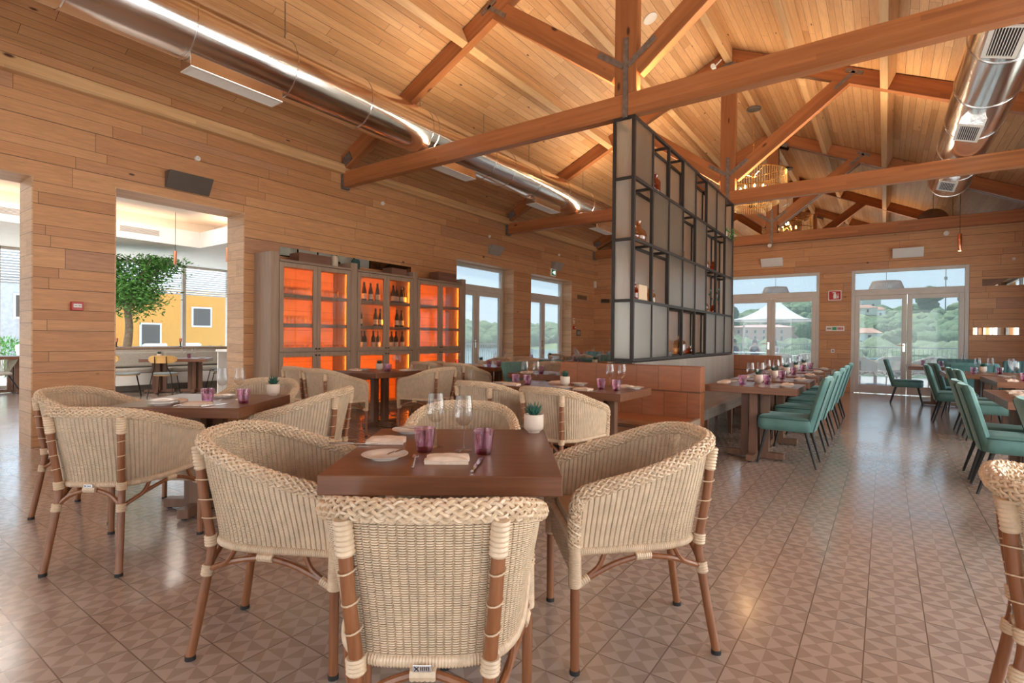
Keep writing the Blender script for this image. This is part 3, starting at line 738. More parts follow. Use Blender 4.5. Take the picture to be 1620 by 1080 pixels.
def make_wicker():
    t = thing('wicker_armchair', (0, 0, 0))
    ns = 36; rim = sym(RIMP, ns); bot = sym(BOTP, ns); N = len(rim)
    def P(i, tt):
        i = max(0, min(N-1.0001, i)); k = int(i); f = i-k
        return shell_point(rim[k].lerp(rim[k+1], f), bot[k].lerp(bot[k+1], f), tt)
    m = MB()
    for i in range(0, N):                      # stakes
        m.tube([P(i, k/9) for k in range(10)], .0022, 4, caps=False)
    rows = 58
    for r in range(rows):
        tt = (r+.5)/rows; pts = []
        for i in range(N):
            q = P(i, tt); tg = (P(i+.4, tt)-P(i-.4, tt)); nr = Vector((tg.y, -tg.x, 0)).normalized()
            pts.append((q, nr))
        for sd in (1, -1):                      # a pair of strands twined around every stake
            sm = []
            for i in range(N-1):
                (a, na), (b, nb) = pts[i], pts[i+1]; o_ = .0047*sd; up_ = Vector((0, 0, .0011*(1 if (i+r) % 2 else -1)*sd))
                sm += [a+na*o_, a.lerp(b, .3)+na*o_*.85, a.lerp(b, .5)-na*o_*.35+up_, a.lerp(b, .7)+nb*o_*.85]
            sm.append(pts[-1][0]+pts[-1][1]*.0047*sd)
            m.tube(sm, .0025, 4, caps=False, phase=pi/4)
    sh = m.build('woven_shell', M['wicker'], t, smooth=True)
    # braided rim running on down the front posts
    front = [(.272, .268, .640), (.266, .286, .590), (.262, .290, .52), (.262, .290, .455)]
    half = resample(cat_rom(RIMP+front[1:2], 10), 40); path = [Vector((-p.x, p.y, p.z)) for p in half[:0:-1]] + half
    m = MB(); m.tube(path, .0185, 8)
    for sg in (1, -1):
        for k in range(8): m.tube(helix(path, .0215, .230, 2*pi*k/8, sg, 1.0, 48, .0032, 8), .0054, 5, caps=False, flat=.8)
    m.build('braided_rim', M['wickers'], t, smooth=True)
    for s in (-1, 1):
        fl = lambda pts: [Vector((s*x, y, z)) for x, y, z in pts]
        # front leg: wicker wrapped above, bamboo below
        leg = MB(); leg.tube(fl([(.262, .288, .45), (.264, .286, .31), (.265, .284, .012)]), .0165, 12)
        lo = leg.build('front_leg', M['bamboo'], t, smooth=True)
        m = MB(); pth = resample(cat_rom(fl(front), 8), 14); m.tube(pth, .019, 8)
        for k in range(6):
            m.tube(helix(pth, .022, .09, 2*pi*k/6, 1, ppt=8), .0048, 4, caps=False); m.tube(helix(pth, .024, .09, 2*pi*k/6+.3, -1, ppt=8), .0046, 4, caps=False)
        ridged(m, fl([(.262, .289, .465), (.264, .286, .312)]), .0235, .0055, 12, .05)
        m.build('wicker_wrap', M['wickers'], lo, smooth=True)
        MB().lathe([(.0185, 0), (.0185, .014), (.0165, .016)], 12, (s*.265, .284, 0)).build('foot_cap', M['rubber'], lo)
        rp = cat_rom(fl([(.178, -.260, .765), (.168, -.247, .60), (.156, -.224, .43), (.160, -.232, .33), (.174, -.258, .16), (.186, -.284, .012)]), 6)
        leg = MB(); leg.tube(rp, .0165, 12); lo = leg.build('rear_leg', M['bamboo'], t, smooth=True)
        MB().lathe([(.0185, 0), (.0185, .014), (.0165, .016)], 12, (s*.186, -.284, 0)).build('foot_cap', M['rubber'], lo)
        for q_, r_, pt_ in (([(.179, -.263, .790), (.174, -.254, .705)], .0215, .011), ([(.158, -.226, .455), (.156, -.224, .415)], .022, .010), ([(.160, -.232, .345), (.163, -.237, .305)], .021, .009)):
            m = MB(); ridged(m, fl(q_), r_, pt_, 12, .11); m.build('binding', M['wickers'], lo, smooth=True)
        for z, x, y in ((.665, .173, -.254), (.59, .167, -.245), (.52, .162, -.236)):
            m = MB(); m.tube([(s*x+.0195*cos(a), y+.012*0+.0195*sin(a)*1.5+.009, z+.004*cos(a)) for a in [2*pi*k/12 for k in range(12)]], .0022, 5, closed=True); m.build('tie_ring', M['wickers'], lo, smooth=True)
        m = MB()
        m.tube(cat_rom(fl([(.262, .270, .325), (.252, .14, .385), (.246, .03, .412)]), 5), .0105, 8)
        m.tube(cat_rom(fl([(.246, .03, .412), (.21, -.10, .382), (.162, -.224, .330)]), 5), .0105, 8)
        m.tube(cat_rom(fl([(.260, .262, .330), (.254, .20, .375), (.250, .175, .425)]), 5), .0095, 8)
        m.tube(cat_rom(fl([(.162, -.215, .335), (.20, -.14, .37), (.214, -.10, .425)]), 5), .0095, 8)
        m.tube(cat_rom(fl([(.160, -.232, .33), (.10, -.224, .385), (.0, -.215, .415)]), 5), .0105, 8)
        b = m.build('brace', M['bamboo'], t, smooth=True)
        m = MB(); ridged(m, fl([(.250, .06, .411), (.240, 0, .411)]), .015, .008, 8, .1); m.build('binding', M['wickers'], b, smooth=True)
        m = MB(); ridged(m, fl([(.262, .272, .322), (.258, .235, .343)]), .015, .008, 8, .1); m.build('binding', M['wickers'], b, smooth=True)
    m = MB(); rail = resample(cat_rom([tuple(p) for p in [(-.256, .268, .437)] + [(q.x, q.y, .437) for q in bot[::4]] + [(.256, .268, .437)]], 4), 40)
    ridged(m, rail, .0155, .0075, 10, .10); ridged(m, [(-.255, .272, .440), (.255, .272, .440)], .0155, .0075, 10, .10)
    m.build('seat_rail', M['wickers'], t, smooth=True)
    # woven front apron
    m = MB()
    for k in range(29):
        x = -.243+.486*k/28; m.tube([(x, .284, .428), (x, .284, .325)], .002, 4, caps=False)
    for r in range(17):
        z = .327+.006*r; m.tube([(-.246+.492*k/28, .284+(.003 if (k+r) % 2 else -.003), z) for k in range(29)], .0027, 4, caps=False)
    m.build('woven_apron', M['wicker'], t, smooth=True)
    out = [(p.x*.965, p.y*.965) for p in bot[::3]] + [(.245, .275), (-.245, .275)]
    MB().prism(out, .438, .452).build('seat_deck', M['wicker'], t)
    MB().prism([(x*.97, y*.97) for x, y in out], .452, .492).build('seat_cushion', M['cushion'], t, bevel=.014, seg=3)
    MB().box(-.022, .022, -.2425, -.2405, .428, .444).build('maker_badge', M['steel'], t, bevel=.002)
    m = MB(); m.bar((-.018, -.2428, .431), (-.008, -.2428, .441), .0008, .002); m.bar((-.018, -.2428, .441), (-.008, -.2428, .431), .0008, .002)
    for k in range(5): m.box(-.004+k*.0045, -.0018+k*.0045, -.2431, -.2425, .432, .440)
    m.build('badge_mark', M['black'], t)
    m = MB(); ridged(m, [(-.03, -.226, .415), (.03, -.226, .415)], .016, .010, 8, .1); m.build('badge_binding', M['wickers'], t, smooth=True)
    return t
WCH = make_wicker()
_k = (M['wicker'], M['wickers']); M['wicker'] = M['wickers'] = plain('white_outdoor_wicker', (.80, .76, .68), .45, var=.05)
WCHW = make_wicker(); WCHW.name = 'outdoor_armchair'; M['wicker'], M['wickers'] = _k
WG = 'wicker armchairs at the tables'
def wicker(x, y, deg, label): return place(WCH, (x, y, 0), radians(deg-90), label, 'chair', WG)

# ------------------------------------------------------------------ teal velvet chair (faces +Y)
def make_velvet(wd=1.0, name='velvet_chair'):
    t = thing(name, (0, 0, 0)); W = .235*wd
    # seat: rounded slab with a domed top
    rows = []
    prof = [(0, .335), (.90, .335), (1.0, .352), (1.012, .40), (1.0, .448), (.95, .464), (.6, .472), (0, .474)]
    poly = []
    for k in range(40):
        a = 2*pi*k/40; c, s = cos(a), sin(a); e = .22
        poly.append((W*(abs(c)**e)*(1 if c > 0 else -1), .01+.235*(abs(s)**e)*(1 if s > 0 else -1)))
    m = MB(); rows = [[(x*f, .01+(y-.01)*f, z) for x, y in poly+poly[:1]] for f, z in prof]; m.grid(rows); m.build('seat', M['velvet'], t, smooth=60)
    m = MB(); m.tube([(x*1.008, .01+(y-.01)*1.008, .452) for x, y in poly], .0045, 6, closed=True); m.build('seat_piping', M['velvetd'], t, smooth=True)
    # back: flat outside, fluted inside, rounded shoulders
    nx = 57; nz = 20; fr = []; bk = []
    zs = [.34+.520*k/nz for k in range(nz+1)]
    def half(z): return W*(.90+.14*((z-.34)/.52)) - (.03*max(0, (z-.805)/.055)**2)
    def yc(z): q = (z-.34)/.52; return -.205 - .135*q - .01*q*q
    for z in zs:
        h = half(z); a = []; b = []
        for k in range(nx):
            u = -1+2*k/(nx-1); e = (1-abs(u)**6); dome = 1-abs(u)**2.5
            fl = .010*abs(cos(u*pi*3.5)) if .37 < z < .845 else .004
            th = (.034 + fl)*max(0, e)**.5; tk = .040*max(0, e)**.5
            sk = 1.0 if z < .835 else sqrt(max(0, 1-((z-.835)/.03)**2)) if z < .8649 else 0
            a.append((u*h, yc(z)+th*sk+.018*abs(u)**2, z)); b.append((u*h, yc(z)-tk*sk+.018*abs(u)**2, z))
        fr.append(a); bk.append(b)
    m = MB(); m.grid(fr); m.grid([r[::-1] for r in bk])
    # close top, bottom and sides
    for A, B in ((fr[0], bk[0]), (fr[-1], bk[-1])): m.grid([A, B])
    m.build('backrest', M['velvet'], t, smooth=60)
    for s in (-1, 1):
        m = MB(); m.tube([Vector((s*half(z)*.80, yc(z)-.0395+.018*.64, z)) for z in zs[:-1]], .004, 6); m.build('back_piping', M['velvetd'], t, smooth=True)
        MB().tube([(s*.17*wd, .17, .34), (s*.195*wd, .245, .0)], [.017, .010], 10).build('leg', M['black'], t, smooth=True)
        MB().tube([(s*.17*wd, -.17, .34), (s*.195*wd, -.262, .0)], [.017, .010], 10).build('leg', M['black'], t, smooth=True)
    return t
VCH = make_velvet()
VG = 'teal velvet dining chairs'
def velvet(x, y, deg, label): return place(VCH, (x, y, 0), radians(deg-90), label, 'chair', VG)

# ------------------------------------------------------------------ tables
def table(x0, x1, y0, y1, label, rz=0, z=.75, c=None, group='walnut dining tables'):
    lx, ly = (x1-x0), (y1-y0); cx, cy = c or ((x0+x1)/2, (y0+y1)/2)
    t = thing('dining_table', (cx, cy, 0), rz, label, 'table', group)
    n = 2 if lx > 1.15 else 1
    MB().box(-lx/2, lx/2, -ly/2, ly/2, z-.066, z).build('tabletop', M['table'], t, bevel=.004)
    for k in range(n):
        ox = 0 if n == 1 else (-lx*.27, lx*.27)[k]
        for a in range(4):
            dx, dy = ((1, 0), (0, 1), (-1, 0), (0, -1))[a]
            px, py = ox+dx*.095, dy*.095
            MB().box(px-.036, px+.036, py-.036, py+.036, .07, z-.066).build('leg', M['tleg'], t, bevel=.003)
        m = MB(); m.box(ox-.27, ox+.27, -.036, .036, .012, .072); m.box(ox-.036, ox+.036, -.27, -.0361, .012, .072); m.box(ox-.036, ox+.036, .0361, .27, .012, .072)
        b = m.build('cross_foot', M['tleg'], t, bevel=.003)
        m = MB()
        for (dx, dy) in ((.25, 0), (-.25, 0), (0, .25), (0, -.25)): m.lathe([(.018, 0), (.018, .012)], 10, (ox+dx, dy, 0))
        m.build('foot_glide', M['rubber'], b)
    return t

# ------------------------------------------------------------------ table ware (each prototype is moved on first use, copied after)
def lathe_obj(name, prof, mt, n=24, parent=None, **k): return MB().lathe(prof, n, **k).build(name, mt, parent, smooth=50)
def make_wineglass():
    t = thing('wine_glass', (0, 0, 0))
    lathe_obj('bowl', [(.004, .098), (.018, .103), (.032, .120), (.0385, .142), (.0385, .162), (.036, .185), (.031, .222), (.0302, .222), (.035, .184), (.0372, .162), (.0372, .142), (.031, .121), (.017, .1045), (.0001, .101)], M['glass'], parent=t)
    lathe_obj('stem', [(.012, .004), (.005, .012), (.0035, .03), (.0035, .085), (.006, .098)], M['glass'], 14, parent=t, cap0=False, cap1=False)
    lathe_obj('foot', [(.0001, 0), (.035, 0), (.036, .0015), (.020, .004), (.010, .007), (.0001, .007)], M['glass'], parent=t)
    return t
def make_tumbler():
    t = thing('tumbler', (0, 0, 0)); fac = lambda a, z: 1+.035*sin(a*13+z*150)*sin(z*115+.6) if .012 < z < .088 else 1
    lathe_obj('cup', [(.0001, .014), (.031, .014), (.034, .03), (.0365, .05), (.0385, .07), (.0400, .094)], M['purple'], 40, parent=t, mod=fac, cap1=False)
    m = MB().lathe([(.0001, 0), (.029, 0), (.032, .008), (.0345, .026), (.0375, .048), (.0400, .070), (.0415, .094), (.0402, .095)], 40, mod=fac, cap1=False); m.build('outer_wall', M['purple'], t, smooth=12)
    lathe_obj('base', [(.0001, .001), (.027, .001), (.030, .012), (.0001, .013)], M['purpled'], 20, parent=t)
    return t
def make_pot():
    t = thing('potted_succulent', (0, 0, 0))
    lathe_obj('pot', [(.0001, 0), (.028, 0), (.030, .006), (.040, .013), (.046, .022), (.047, .035), (.047, .086), (.0455, .088), (.044, .086), (.044, .076), (.0001, .075)], M['pot'], 32, parent=t)
    lathe_obj('soil', [(.0001, .0765), (.0435, .077)], M['soil'], 20, parent=t, cap1=False)
    m = MB(); rr = random.Random(3)
    for k in range(30):
        a = k*2.39996; tilt = .12+.85*(k/30); L = .070-.018*(k/30)+rr.uniform(-.006, .006); d = Vector((sin(tilt)*cos(a), sin(tilt)*sin(a), cos(tilt))); pts = []
        for j in range(6):
            q = j/5; p = Vector((.006*cos(a), .006*sin(a), .078)) + d*L*q; p.z += .010*q*q*(tilt); pts.append(p)
        m.tube(pts, [.0055, .0075, .0070, .0055, .0032, .0006], 5, flat=.5)
    m.build('leaf_rosette', M['leafd'], t, smooth=True)
    return t
def make_plate2():
    return MB().lathe([(.0001, .002), (.045, .002), (.046, .0), (.05, .0), (.052, .004), (.085, .016), (.086, .0175), (.084, .018), (.052, .0075), (.046, .006), (.0001, .006)], 40).build('side_plate', M['whiteg'], smooth=60)
def make_napkin():
    rr = []
    nx, ny = 13, 9
    def top(u, v): return .024+.004*sin(3.1*u+1)*cos(2.4*v)+.003*sin(7*v+2*u)-.010*max(abs(u), abs(v))**6
    m = MB(); A = []; B = []
    for j in range(ny):
        v = -1+2*j/(ny-1); A.append([(.078*(-1+2*i/(nx-1))+.003*sin(5*v), .05*v, top(-1+2*i/(nx-1), v)) for i in range(nx)])
        B.append([(.078*(-1+2*i/(nx-1))+.003*sin(5*v), .05*v, .0005) for i in range(nx)])
    m.grid(A); m.grid([r[::-1] for r in B]); m.grid([A[0], B[0]]); m.grid([A[-1], B[-1]]); m.grid([[r[0] for r in A], [r[0] for r in B]]); m.grid([[r[-1] for r in A], [r[-1] for r in B]])
    o = m.build('napkin', M['linen'], smooth=60)
    f = MB().grid([[(-.079+.158*i/8+.002*sin(i), -.0512, .011+.002*sin(i*1.3)), (-.079+.158*i/8+.002*sin(i), -.0512, .0125+.002*sin(i*1.3))] for i in range(9)]); f.build('fold_line', M['cushion'], o)
    return o
def make_fork():
    m = MB(); m.tube([(0, -.10, .006), (0, -.05, .008), (0, .01, .008), (0, .03, .010)], [.006, .005, .003, .004], 6, flat=.45, up=(0, 0, 1))
    m.bx((0, .038, .011), (.022, .016, .003))
    for k in range(4): m.tube([(-.009+.006*k, .044, .011), (-.009+.006*k, .07, .013), (-.009+.006*k, .092, .008)], .0016, 5)
    return m.build('fork', M['steel'], smooth=True)
def make_knife():
    m = MB(); m.tube([(0, -.11, .006), (0, -.07, .008), (0, -.02, .007), (0, -.012, .006)], [.006, .008, .006, .005], 6, flat=.6, up=(0, 0, 1))
    m.extr([(-.006, -.014, .004), (.007, -.014, .004), (.010, .03, .004), (.008, .09, .004), (.0, .112, .004), (-.006, .09, .004)], (0, 0, .002))
    return m.build('knife', M['steel'], smooth=True)
PW, PT, PP, PL, PN, PF, PK = make_wineglass(), make_tumbler(), make_pot(), make_plate2(), make_napkin(), make_fork(), make_knife()
PB = make_knife(); PB.name = 'butter_knife'; PB.scale = (.85, .72, 1)
def wine(x, y, l, z=.7502, g='wine glasses on the tables', **k): return place(PW, (x, y, z), random.uniform(0, 6), l, 'glass', g, **k)
def tumb(x, y, l, z=.7502): return place(PT, (x, y, z), random.uniform(0, 6), l, 'glass', 'purple tumblers on the tables')
def pot(x, y, l, z=.7502): return place(PP, (x, y, z), random.uniform(0, 6), l, 'plant', 'potted succulents on the tables')
def plate(x, y, l, z=.7502): return place(PL, (x, y, z), 0, l, 'plate', 'side plates on the tables')
def napkin(x, y, rz, l, z=.7502): return place(PN, (x, y, z), rz, l, 'napkin', 'folded napkins on the tables')
def fork(x, y, rz, l, z=.7502): return place(PF, (x, y, z), rz, l, 'fork', 'forks on the tables')
def knife(x, y, rz, l, z=.7502): return place(PK, (x, y, z), rz, l, 'knife', 'knives on the tables')
def bknife(x, y, rz, l, z=.7502+.0165): return place(PB, (x, y, z), rz, l, 'knife', 'butter knives on the side plates', scale=(.85, .62, 1))

def setting(cx, cy, ang, half, desc, seat, full=True):
    """place setting for a guest who sits at angle ang (deg, from the table centre); half = distance centre to edge"""
    a = radians(ang); o = Vector((cos(a), sin(a))); r = Vector((-sin(a), cos(a)))   # r = the guest's left-hand... o points to the guest
    def at(out, side): p = Vector((cx, cy)) + o*out + r*side; return p.x, p.y
    rz = a + pi/2
    at_ = seat+' of '+desc
    x, y = at(half-.115, -.225); plate(x, y, 'white side plate at '+at_); bknife(x+r.x*.02, y+r.y*.02, rz+2.5, 'butter knife laid on the side plate at '+at_)
    x, y = at(half-.10, 0); napkin(x, y, rz, 'folded pinkish napkin at '+at_)
    x, y = at(half-.13, -.115); fork(x, y, rz, 'steel fork at '+at_)
    x, y = at(half-.13, .115); knife(x, y, rz, 'steel knife at '+at_)
    if full:
        x, y = at(half-.285, .13); tumb(x, y, 'purple cut-glass tumbler at '+at_)
        x, y = at(half-.345, .045); wine(x, y, 'clear wine glass at '+at_)
# ------------------------------------------------------------------ front table group (turned to face the camera)
A0 = radians(35.8); AC = Vector((-1.437, 1.627)); e1 = Vector((cos(A0), sin(A0))); e2 = Vector((-sin(A0), cos(A0)))
AX, AY = .80, .89
table(-AX/2, AX/2, -AY/2, AY/2, 'nearest walnut dining table, set for two, in the middle foreground', A0, c=AC)
def rel(c, a, b): p = c + e1*a + e2*b; return p.x, p.y
def wk(c, a, b, face, label):
    x, y = rel(c, a, b); wicker(x, y, face, label)
FD = math.degrees(A0)
wicker(-.852, 2.06, 220.6, 'wicker armchair right of the nearest table, seen side-on')
wicker(-1.952, 1.218, 33, 'wicker armchair left of the nearest table, its back to the left')
wicker(-1.005, 1.07, 125.8, 'nearest wicker armchair with its back to the camera, cut by the lower edge')
wk(AC, -.02, .60, FD-90, 'wicker armchair behind the nearest table, only its rim showing')
D = 'the nearest table'
plate(-1.515, 1.33, 'white side plate at the front left of the nearest table'); bknife(-1.49, 1.36, radians(20), 'butter knife laid on the front plate of the nearest table')
plate(-1.835, 1.765, 'white side plate at the back left of the nearest table'); bknife(-1.83, 1.75, radians(-60), 'butter knife laid on the back plate of the nearest table')
nk = napkin(-1.735, 1.53, A0, 'folded pinkish napkin at the left edge of the nearest table, on dark cutlery')
napkin(-1.295, 1.430, A0, 'folded pinkish napkin at the front of the nearest table between fork and knife')
fork(-1.375, 1.345, A0+.10, 'steel fork beside the front napkin of the nearest table')
knife(-1.175, 1.455, A0-.10, 'steel knife beside the front napkin of the nearest table')
knife(-1.80, 1.425, A0-pi/2+.05, 'steel knife lying along the left edge of the nearest table')
tumb(-1.478, 1.500, 'left purple cut-glass tumbler on the nearest table'); tumb(-1.272, 1.613, 'right purple cut-glass tumbler on the nearest table')
wine(-1.512, 1.598, 'left clear wine glass on the nearest table'); wine(-1.366, 1.604, 'right clear wine glass on the nearest table')
pot(-1.372, 2.128, 'succulent in a pale pot on the far right corner of the nearest table')

# ------------------------------------------------------------------ left table group
BA = radians(36.2); e1 = Vector((cos(BA), sin(BA))); e2 = Vector((-sin(BA), cos(BA)))
BC = Vector((-3.281, 1.696)) - e1*.42 + e2*.40
table(-.42, .42, -.40, .40, 'walnut dining table at the left near the wide wooden pillar', BA, c=BC)
wicker(-3.415, 1.13, 126.4, 'wicker armchair in front of the left table, its back to the camera')
wk(BC, -.70, -.06, 36, 'wicker armchair at the left end of the left table, by the wooden pillar')
wk(BC, .66, .10, 216, 'wicker armchair right of the left table, its back to the right')
wk(BC, .06, .64, -54, 'wicker armchair behind the left table, in front of the wine cabinets')
b = lambda u, v: rel(BC, u, v)
x, y = b(-.13, -.27); plate(x, y, 'white side plate at the front of the left table'); plate(x+.004, y, 'second white side plate stacked on the front plate of the left table', .7683); 
x, y = b(-.16, -.12); napkin(x, y, BA, 'folded pinkish napkin behind the plates on the left table')
x, y = b(.10, -.28); napkin(x, y, BA, 'folded pinkish napkin at the front of the left table')
x, y = b(.22, -.27); knife(x, y, BA-.5, 'steel knife at the front of the left table')
x, y = b(.0, -.27); fork(x, y, BA, 'steel fork at the front of the left table')
x, y = b(.08, -.13); tumb(x, y, 'left purple tumbler on the left table')
x, y = b(.33, -.15); tumb(x, y, 'right purple tumbler on the left table')
x, y = b(.10, .02); wine(x, y, 'left clear wine glass on the left table')
x, y = b(.20, .06); wine(x, y, 'right clear wine glass on the left table')
x, y = b(.02, .18); plate(x, y, 'white side plate at the back of the left table')
x, y = b(.32, .33); pot(x, y, 'succulent in a pale pot on the far right corner of the left table')

# ------------------------------------------------------------------ middle table by the wine cabinets
table(-5.98, -5.14, 4.36, 5.20, 'walnut dining table in front of the wine cabinets')
wicker(-5.86, 3.93, 92, 'left of two wicker armchairs with backs to us at the cabinet table')
wicker(-5.32, 3.86, 95, 'right of two wicker armchairs with backs to us at the cabinet table')
wicker(-4.70, 4.86, 182, 'wicker armchair right of the cabinet table, facing left')
wicker(-5.62, 5.70, -88, 'wicker armchair between the cabinet table and the wine cabinets')
pot(-5.66, 4.86, 'succulent in a pale pot on the cabinet table')
wine(-5.45, 4.95, 'left clear wine glass on the cabinet table'); wine(-5.36, 4.92, 'right clear wine glass on the cabinet table')
tumb(-5.43, 4.78, 'left purple tumbler on the cabinet table'); tumb(-5.34, 4.74, 'right purple tumbler on the cabinet table')
napkin(-5.78, 4.55, 0, 'folded napkin at the left end of the cabinet table'); napkin(-5.27, 4.98, pi/2, 'folded napkin at the right end of the cabinet table')
plate(-5.24, 5.10, 'white side plate at the right end of the cabinet table'); plate(-5.80, 4.72, 'white side plate at the left end of the cabinet table')
knife(-5.40, 4.50, .4, 'steel knife on the cabinet table')

# ------------------------------------------------------------------ table by the first glazed door on the left
table(-6.10, -4.90, 6.47, 7.17, 'walnut dining table before the first glazed door on the left wall')
wicker(-5.75, 5.98, 92, 'left of two wicker armchairs with backs to us before the first glazed door')
wicker(-5.12, 6.02, 94, 'right of two wicker armchairs with backs to us before the first glazed door')
wicker(-5.80, 7.66, -90, 'wicker armchair on the window side of the first-door table, left of two')
wicker(-5.15, 7.68, -90, 'wicker armchair on the window side of the first-door table, right of two')
pot(-5.47, 6.85, 'succulent in a pale pot on the first-door table')
wine(-5.85, 6.72, 'leftmost wine glass on the first-door table'); wine(-5.95, 6.85, 'wine glass at the left end of the first-door table'); wine(-5.12, 6.8, 'wine glass at the right end of the first-door table')
wine(-5.05, 6.95, 'rear wine glass at the right end of the first-door table')
tumb(-5.80, 6.63, 'left purple tumbler on the first-door table'); tumb(-5.15, 6.66, 'right purple tumbler on the first-door table'); tumb(-5.05, 6.78, 'rear purple tumbler on the first-door table')
napkin(-5.55, 6.60, 0, 'folded napkin left on the first-door table'); napkin(-5.3, 6.58, 0, 'folded napkin right on the first-door table')

# ------------------------------------------------------------------ table in front of the near banquette
table(-3.18, -1.765, 4.05, 4.75, 'long walnut table in front of the wooden banquette')
wicker(-2.83, 3.70, 90, 'left of two wicker armchairs with backs to us at the banquette table')
wicker(-2.09, 3.62, 88, 'right of two wicker armchairs with backs to us at the banquette table')
pot(-2.52, 4.46, 'succulent in a pale pot on the banquette table')
for (x, y, l) in ((-2.93, 4.32, 'left'), (-2.02, 4.36, 'right')):
    wine(x-.03, y+.10, 'nearer clear wine glass at the %s of the banquette table' % l); wine(x+.05, y+.18, 'farther clear wine glass at the %s of the banquette table' % l)
    tumb(x-.06, y-.02, 'left purple tumbler at the %s of the banquette table' % l); tumb(x+.10, y-.05, 'right purple tumbler at the %s of the banquette table' % l)
plate(-3.08, 4.18, 'white side plate at the left front of the banquette table'); plate(-1.87, 4.60, 'white side plate at the right end of the banquette table')
plate(-2.36, 4.17, 'white side plate at the middle front of the banquette table'); plate(-2.45, 4.62, 'white side plate behind the pot on the banquette table')
napkin(-2.92, 4.13, .1, 'folded napkin at the left front of the banquette table'); napkin(-2.16, 4.14, -.1, 'folded napkin at the right front of the banquette table')
napkin(-2.70, 4.62, 0, 'folded napkin at the back left of the banquette table'); napkin(-1.98, 4.62, 0, 'folded napkin at the back right of the banquette table')
knife(-2.03, 4.16, .2, 'steel knife at the right front of the banquette table'); fork(-2.28, 4.32, 0, 'steel fork at the right front of the banquette table')

# ------------------------------------------------------------------ tables left of the shelving
table(-4.02, -2.95, 5.60, 6.25, 'walnut dining table left of the banquette, behind the long table')
velvet(-4.10, 6.22, -12, 'teal velvet chair left of the shelving, showing its fluted front')
wicker(-4.3, 7.02, -80, 'wicker armchair behind the teal fluted chair left of the shelving')
tumb(-3.62, 5.78, 'left purple tumbler on the table left of the banquette'); tumb(-3.22, 5.80, 'right purple tumbler on the table left of the banquette')
wine(-3.50, 5.86, 'left wine glass on the table left of the banquette'); wine(-3.32, 5.98, 'right wine glass on the table left of the banquette')
napkin(-3.80, 5.72, 0, 'folded napkin on the table left of the banquette'); plate(-3.42, 5.70, 'white side plate on the table left of the banquette')
pot(-3.28, 6.14, 'succulent in a pale pot on the table left of the banquette')
table(-4.95, -3.75, 8.02, 8.62, 'walnut dining table farther left of the shelving, in the second row')
velvet(-4.45, 7.72, 90, 'dark teal chair with its back to us at the second-row table')
wine(-4.75, 8.25, 'left wine glass on the second-row table'); wine(-4.5, 8.4, 'middle wine glass on the second-row table'); wine(-4.05, 8.3, 'right wine glass on the second-row table'); tumb(-4.35, 8.2, 'purple tumbler on the second-row table'); pot(-4.2, 8.5, 'succulent in a pale pot on the second-row table')
table(-5.45, -4.25, 9.35, 10.0, 'walnut dining table left of the shelving, in the third row')
velvet(-4.48, 9.05, 90, 'dark teal chair with its back to us at the third-row table'); velvet(-5.0, 10.35, -90, 'teal chair facing us at the third-row table')
for k, (x, y) in enumerate(((-5.3, 9.85), (-4.88, 9.45), (-4.6, 9.6), (-4.40, 9.45))): wine(x, y, ['leftmost', 'second', 'third', 'rightmost'][k]+' wine glass on the third-row table')
tumb(-5.2, 9.6, 'purple tumbler on the third-row table'); tumb(-4.75, 9.7, 'second purple tumbler on the third-row table')
table(-6.80, -5.60, 11.75, 12.40, 'walnut dining table in the far left corner of the room')
velvet(-6.55, 12.85, -90, 'left teal chair facing us at the far left corner table'); velvet(-5.90, 12.80, -90, 'right teal chair facing us at the far left corner table')
wicker(-6.52, 11.30, 90, 'left wicker armchair with its back to us at the far left corner table'); wicker(-5.84, 11.32, 90, 'right wicker armchair with its back to us at the far left corner table')
wine(-6.5, 12.0, 'left wine glass at the far left corner table'); wine(-6.0, 12.05, 'right wine glass at the far left corner table'); tumb(-6.3, 11.95, 'purple tumbler at the far left corner table')
table(-6.75, -5.95, 9.62, 10.30, 'walnut dining table beside the pier between the two left glazed doors'); wine(-6.5, 9.95, 'left wine glass on the pier table'); wine(-6.25, 10.05, 'right wine glass on the pier table'); tumb(-6.4, 9.8, 'purple tumbler on the pier table'); pot(-6.1, 10.1, 'succulent in a pale pot on the pier table')
wicker(-6.05, 9.12, 96, 'wicker armchair with its back to us at the pier table')

# ------------------------------------------------------------------ banquettes and shelving
def banq_panel(m, x0, x1, y0, y1, z0, z1): m.box(x0, x1, y0, y1, z0, z1)
BW = planks('banquette_wood_panels', 'X', 'Z', .34, .235, [(0, (.27, .088, .035)), (.5, (.33, .115, .048)), (1, (.29, .098, .04))], knots=0, warp=0, rough=.32, bumpy=.2, seam=.7, grain=.5)
BS = timber('banquette_seat_wood', [(.2, (.28, .095, .036)), (.5, (.36, .13, .052)), (.8, (.42, .165, .07))], knots=0, rough=.3)
t = thing('banquette', (-2.26, 5.1, 0), 0, 'brown wooden banquette facing the camera below the near end of the shelving', 'banquette')
MB().box(-.80, .79, .20, .345, .0, .935).build('back_panel', BW, t, bevel=.006)
MB().box(-.80, .745, -.26, .20, .375, .42).build('seat', BS, t, bevel=.006)
MB().box(-.78, .72, -.20, .19, .06, .375).build('seat_front', BW, t)
MB().box(-.76, .70, -.14, .19, 0, .06).build('plinth', M['dark'], t)
MB().box(.745, .79, -.265, .20, .0, .43).build('end_cheek', M['cab'], t, bevel=.004)
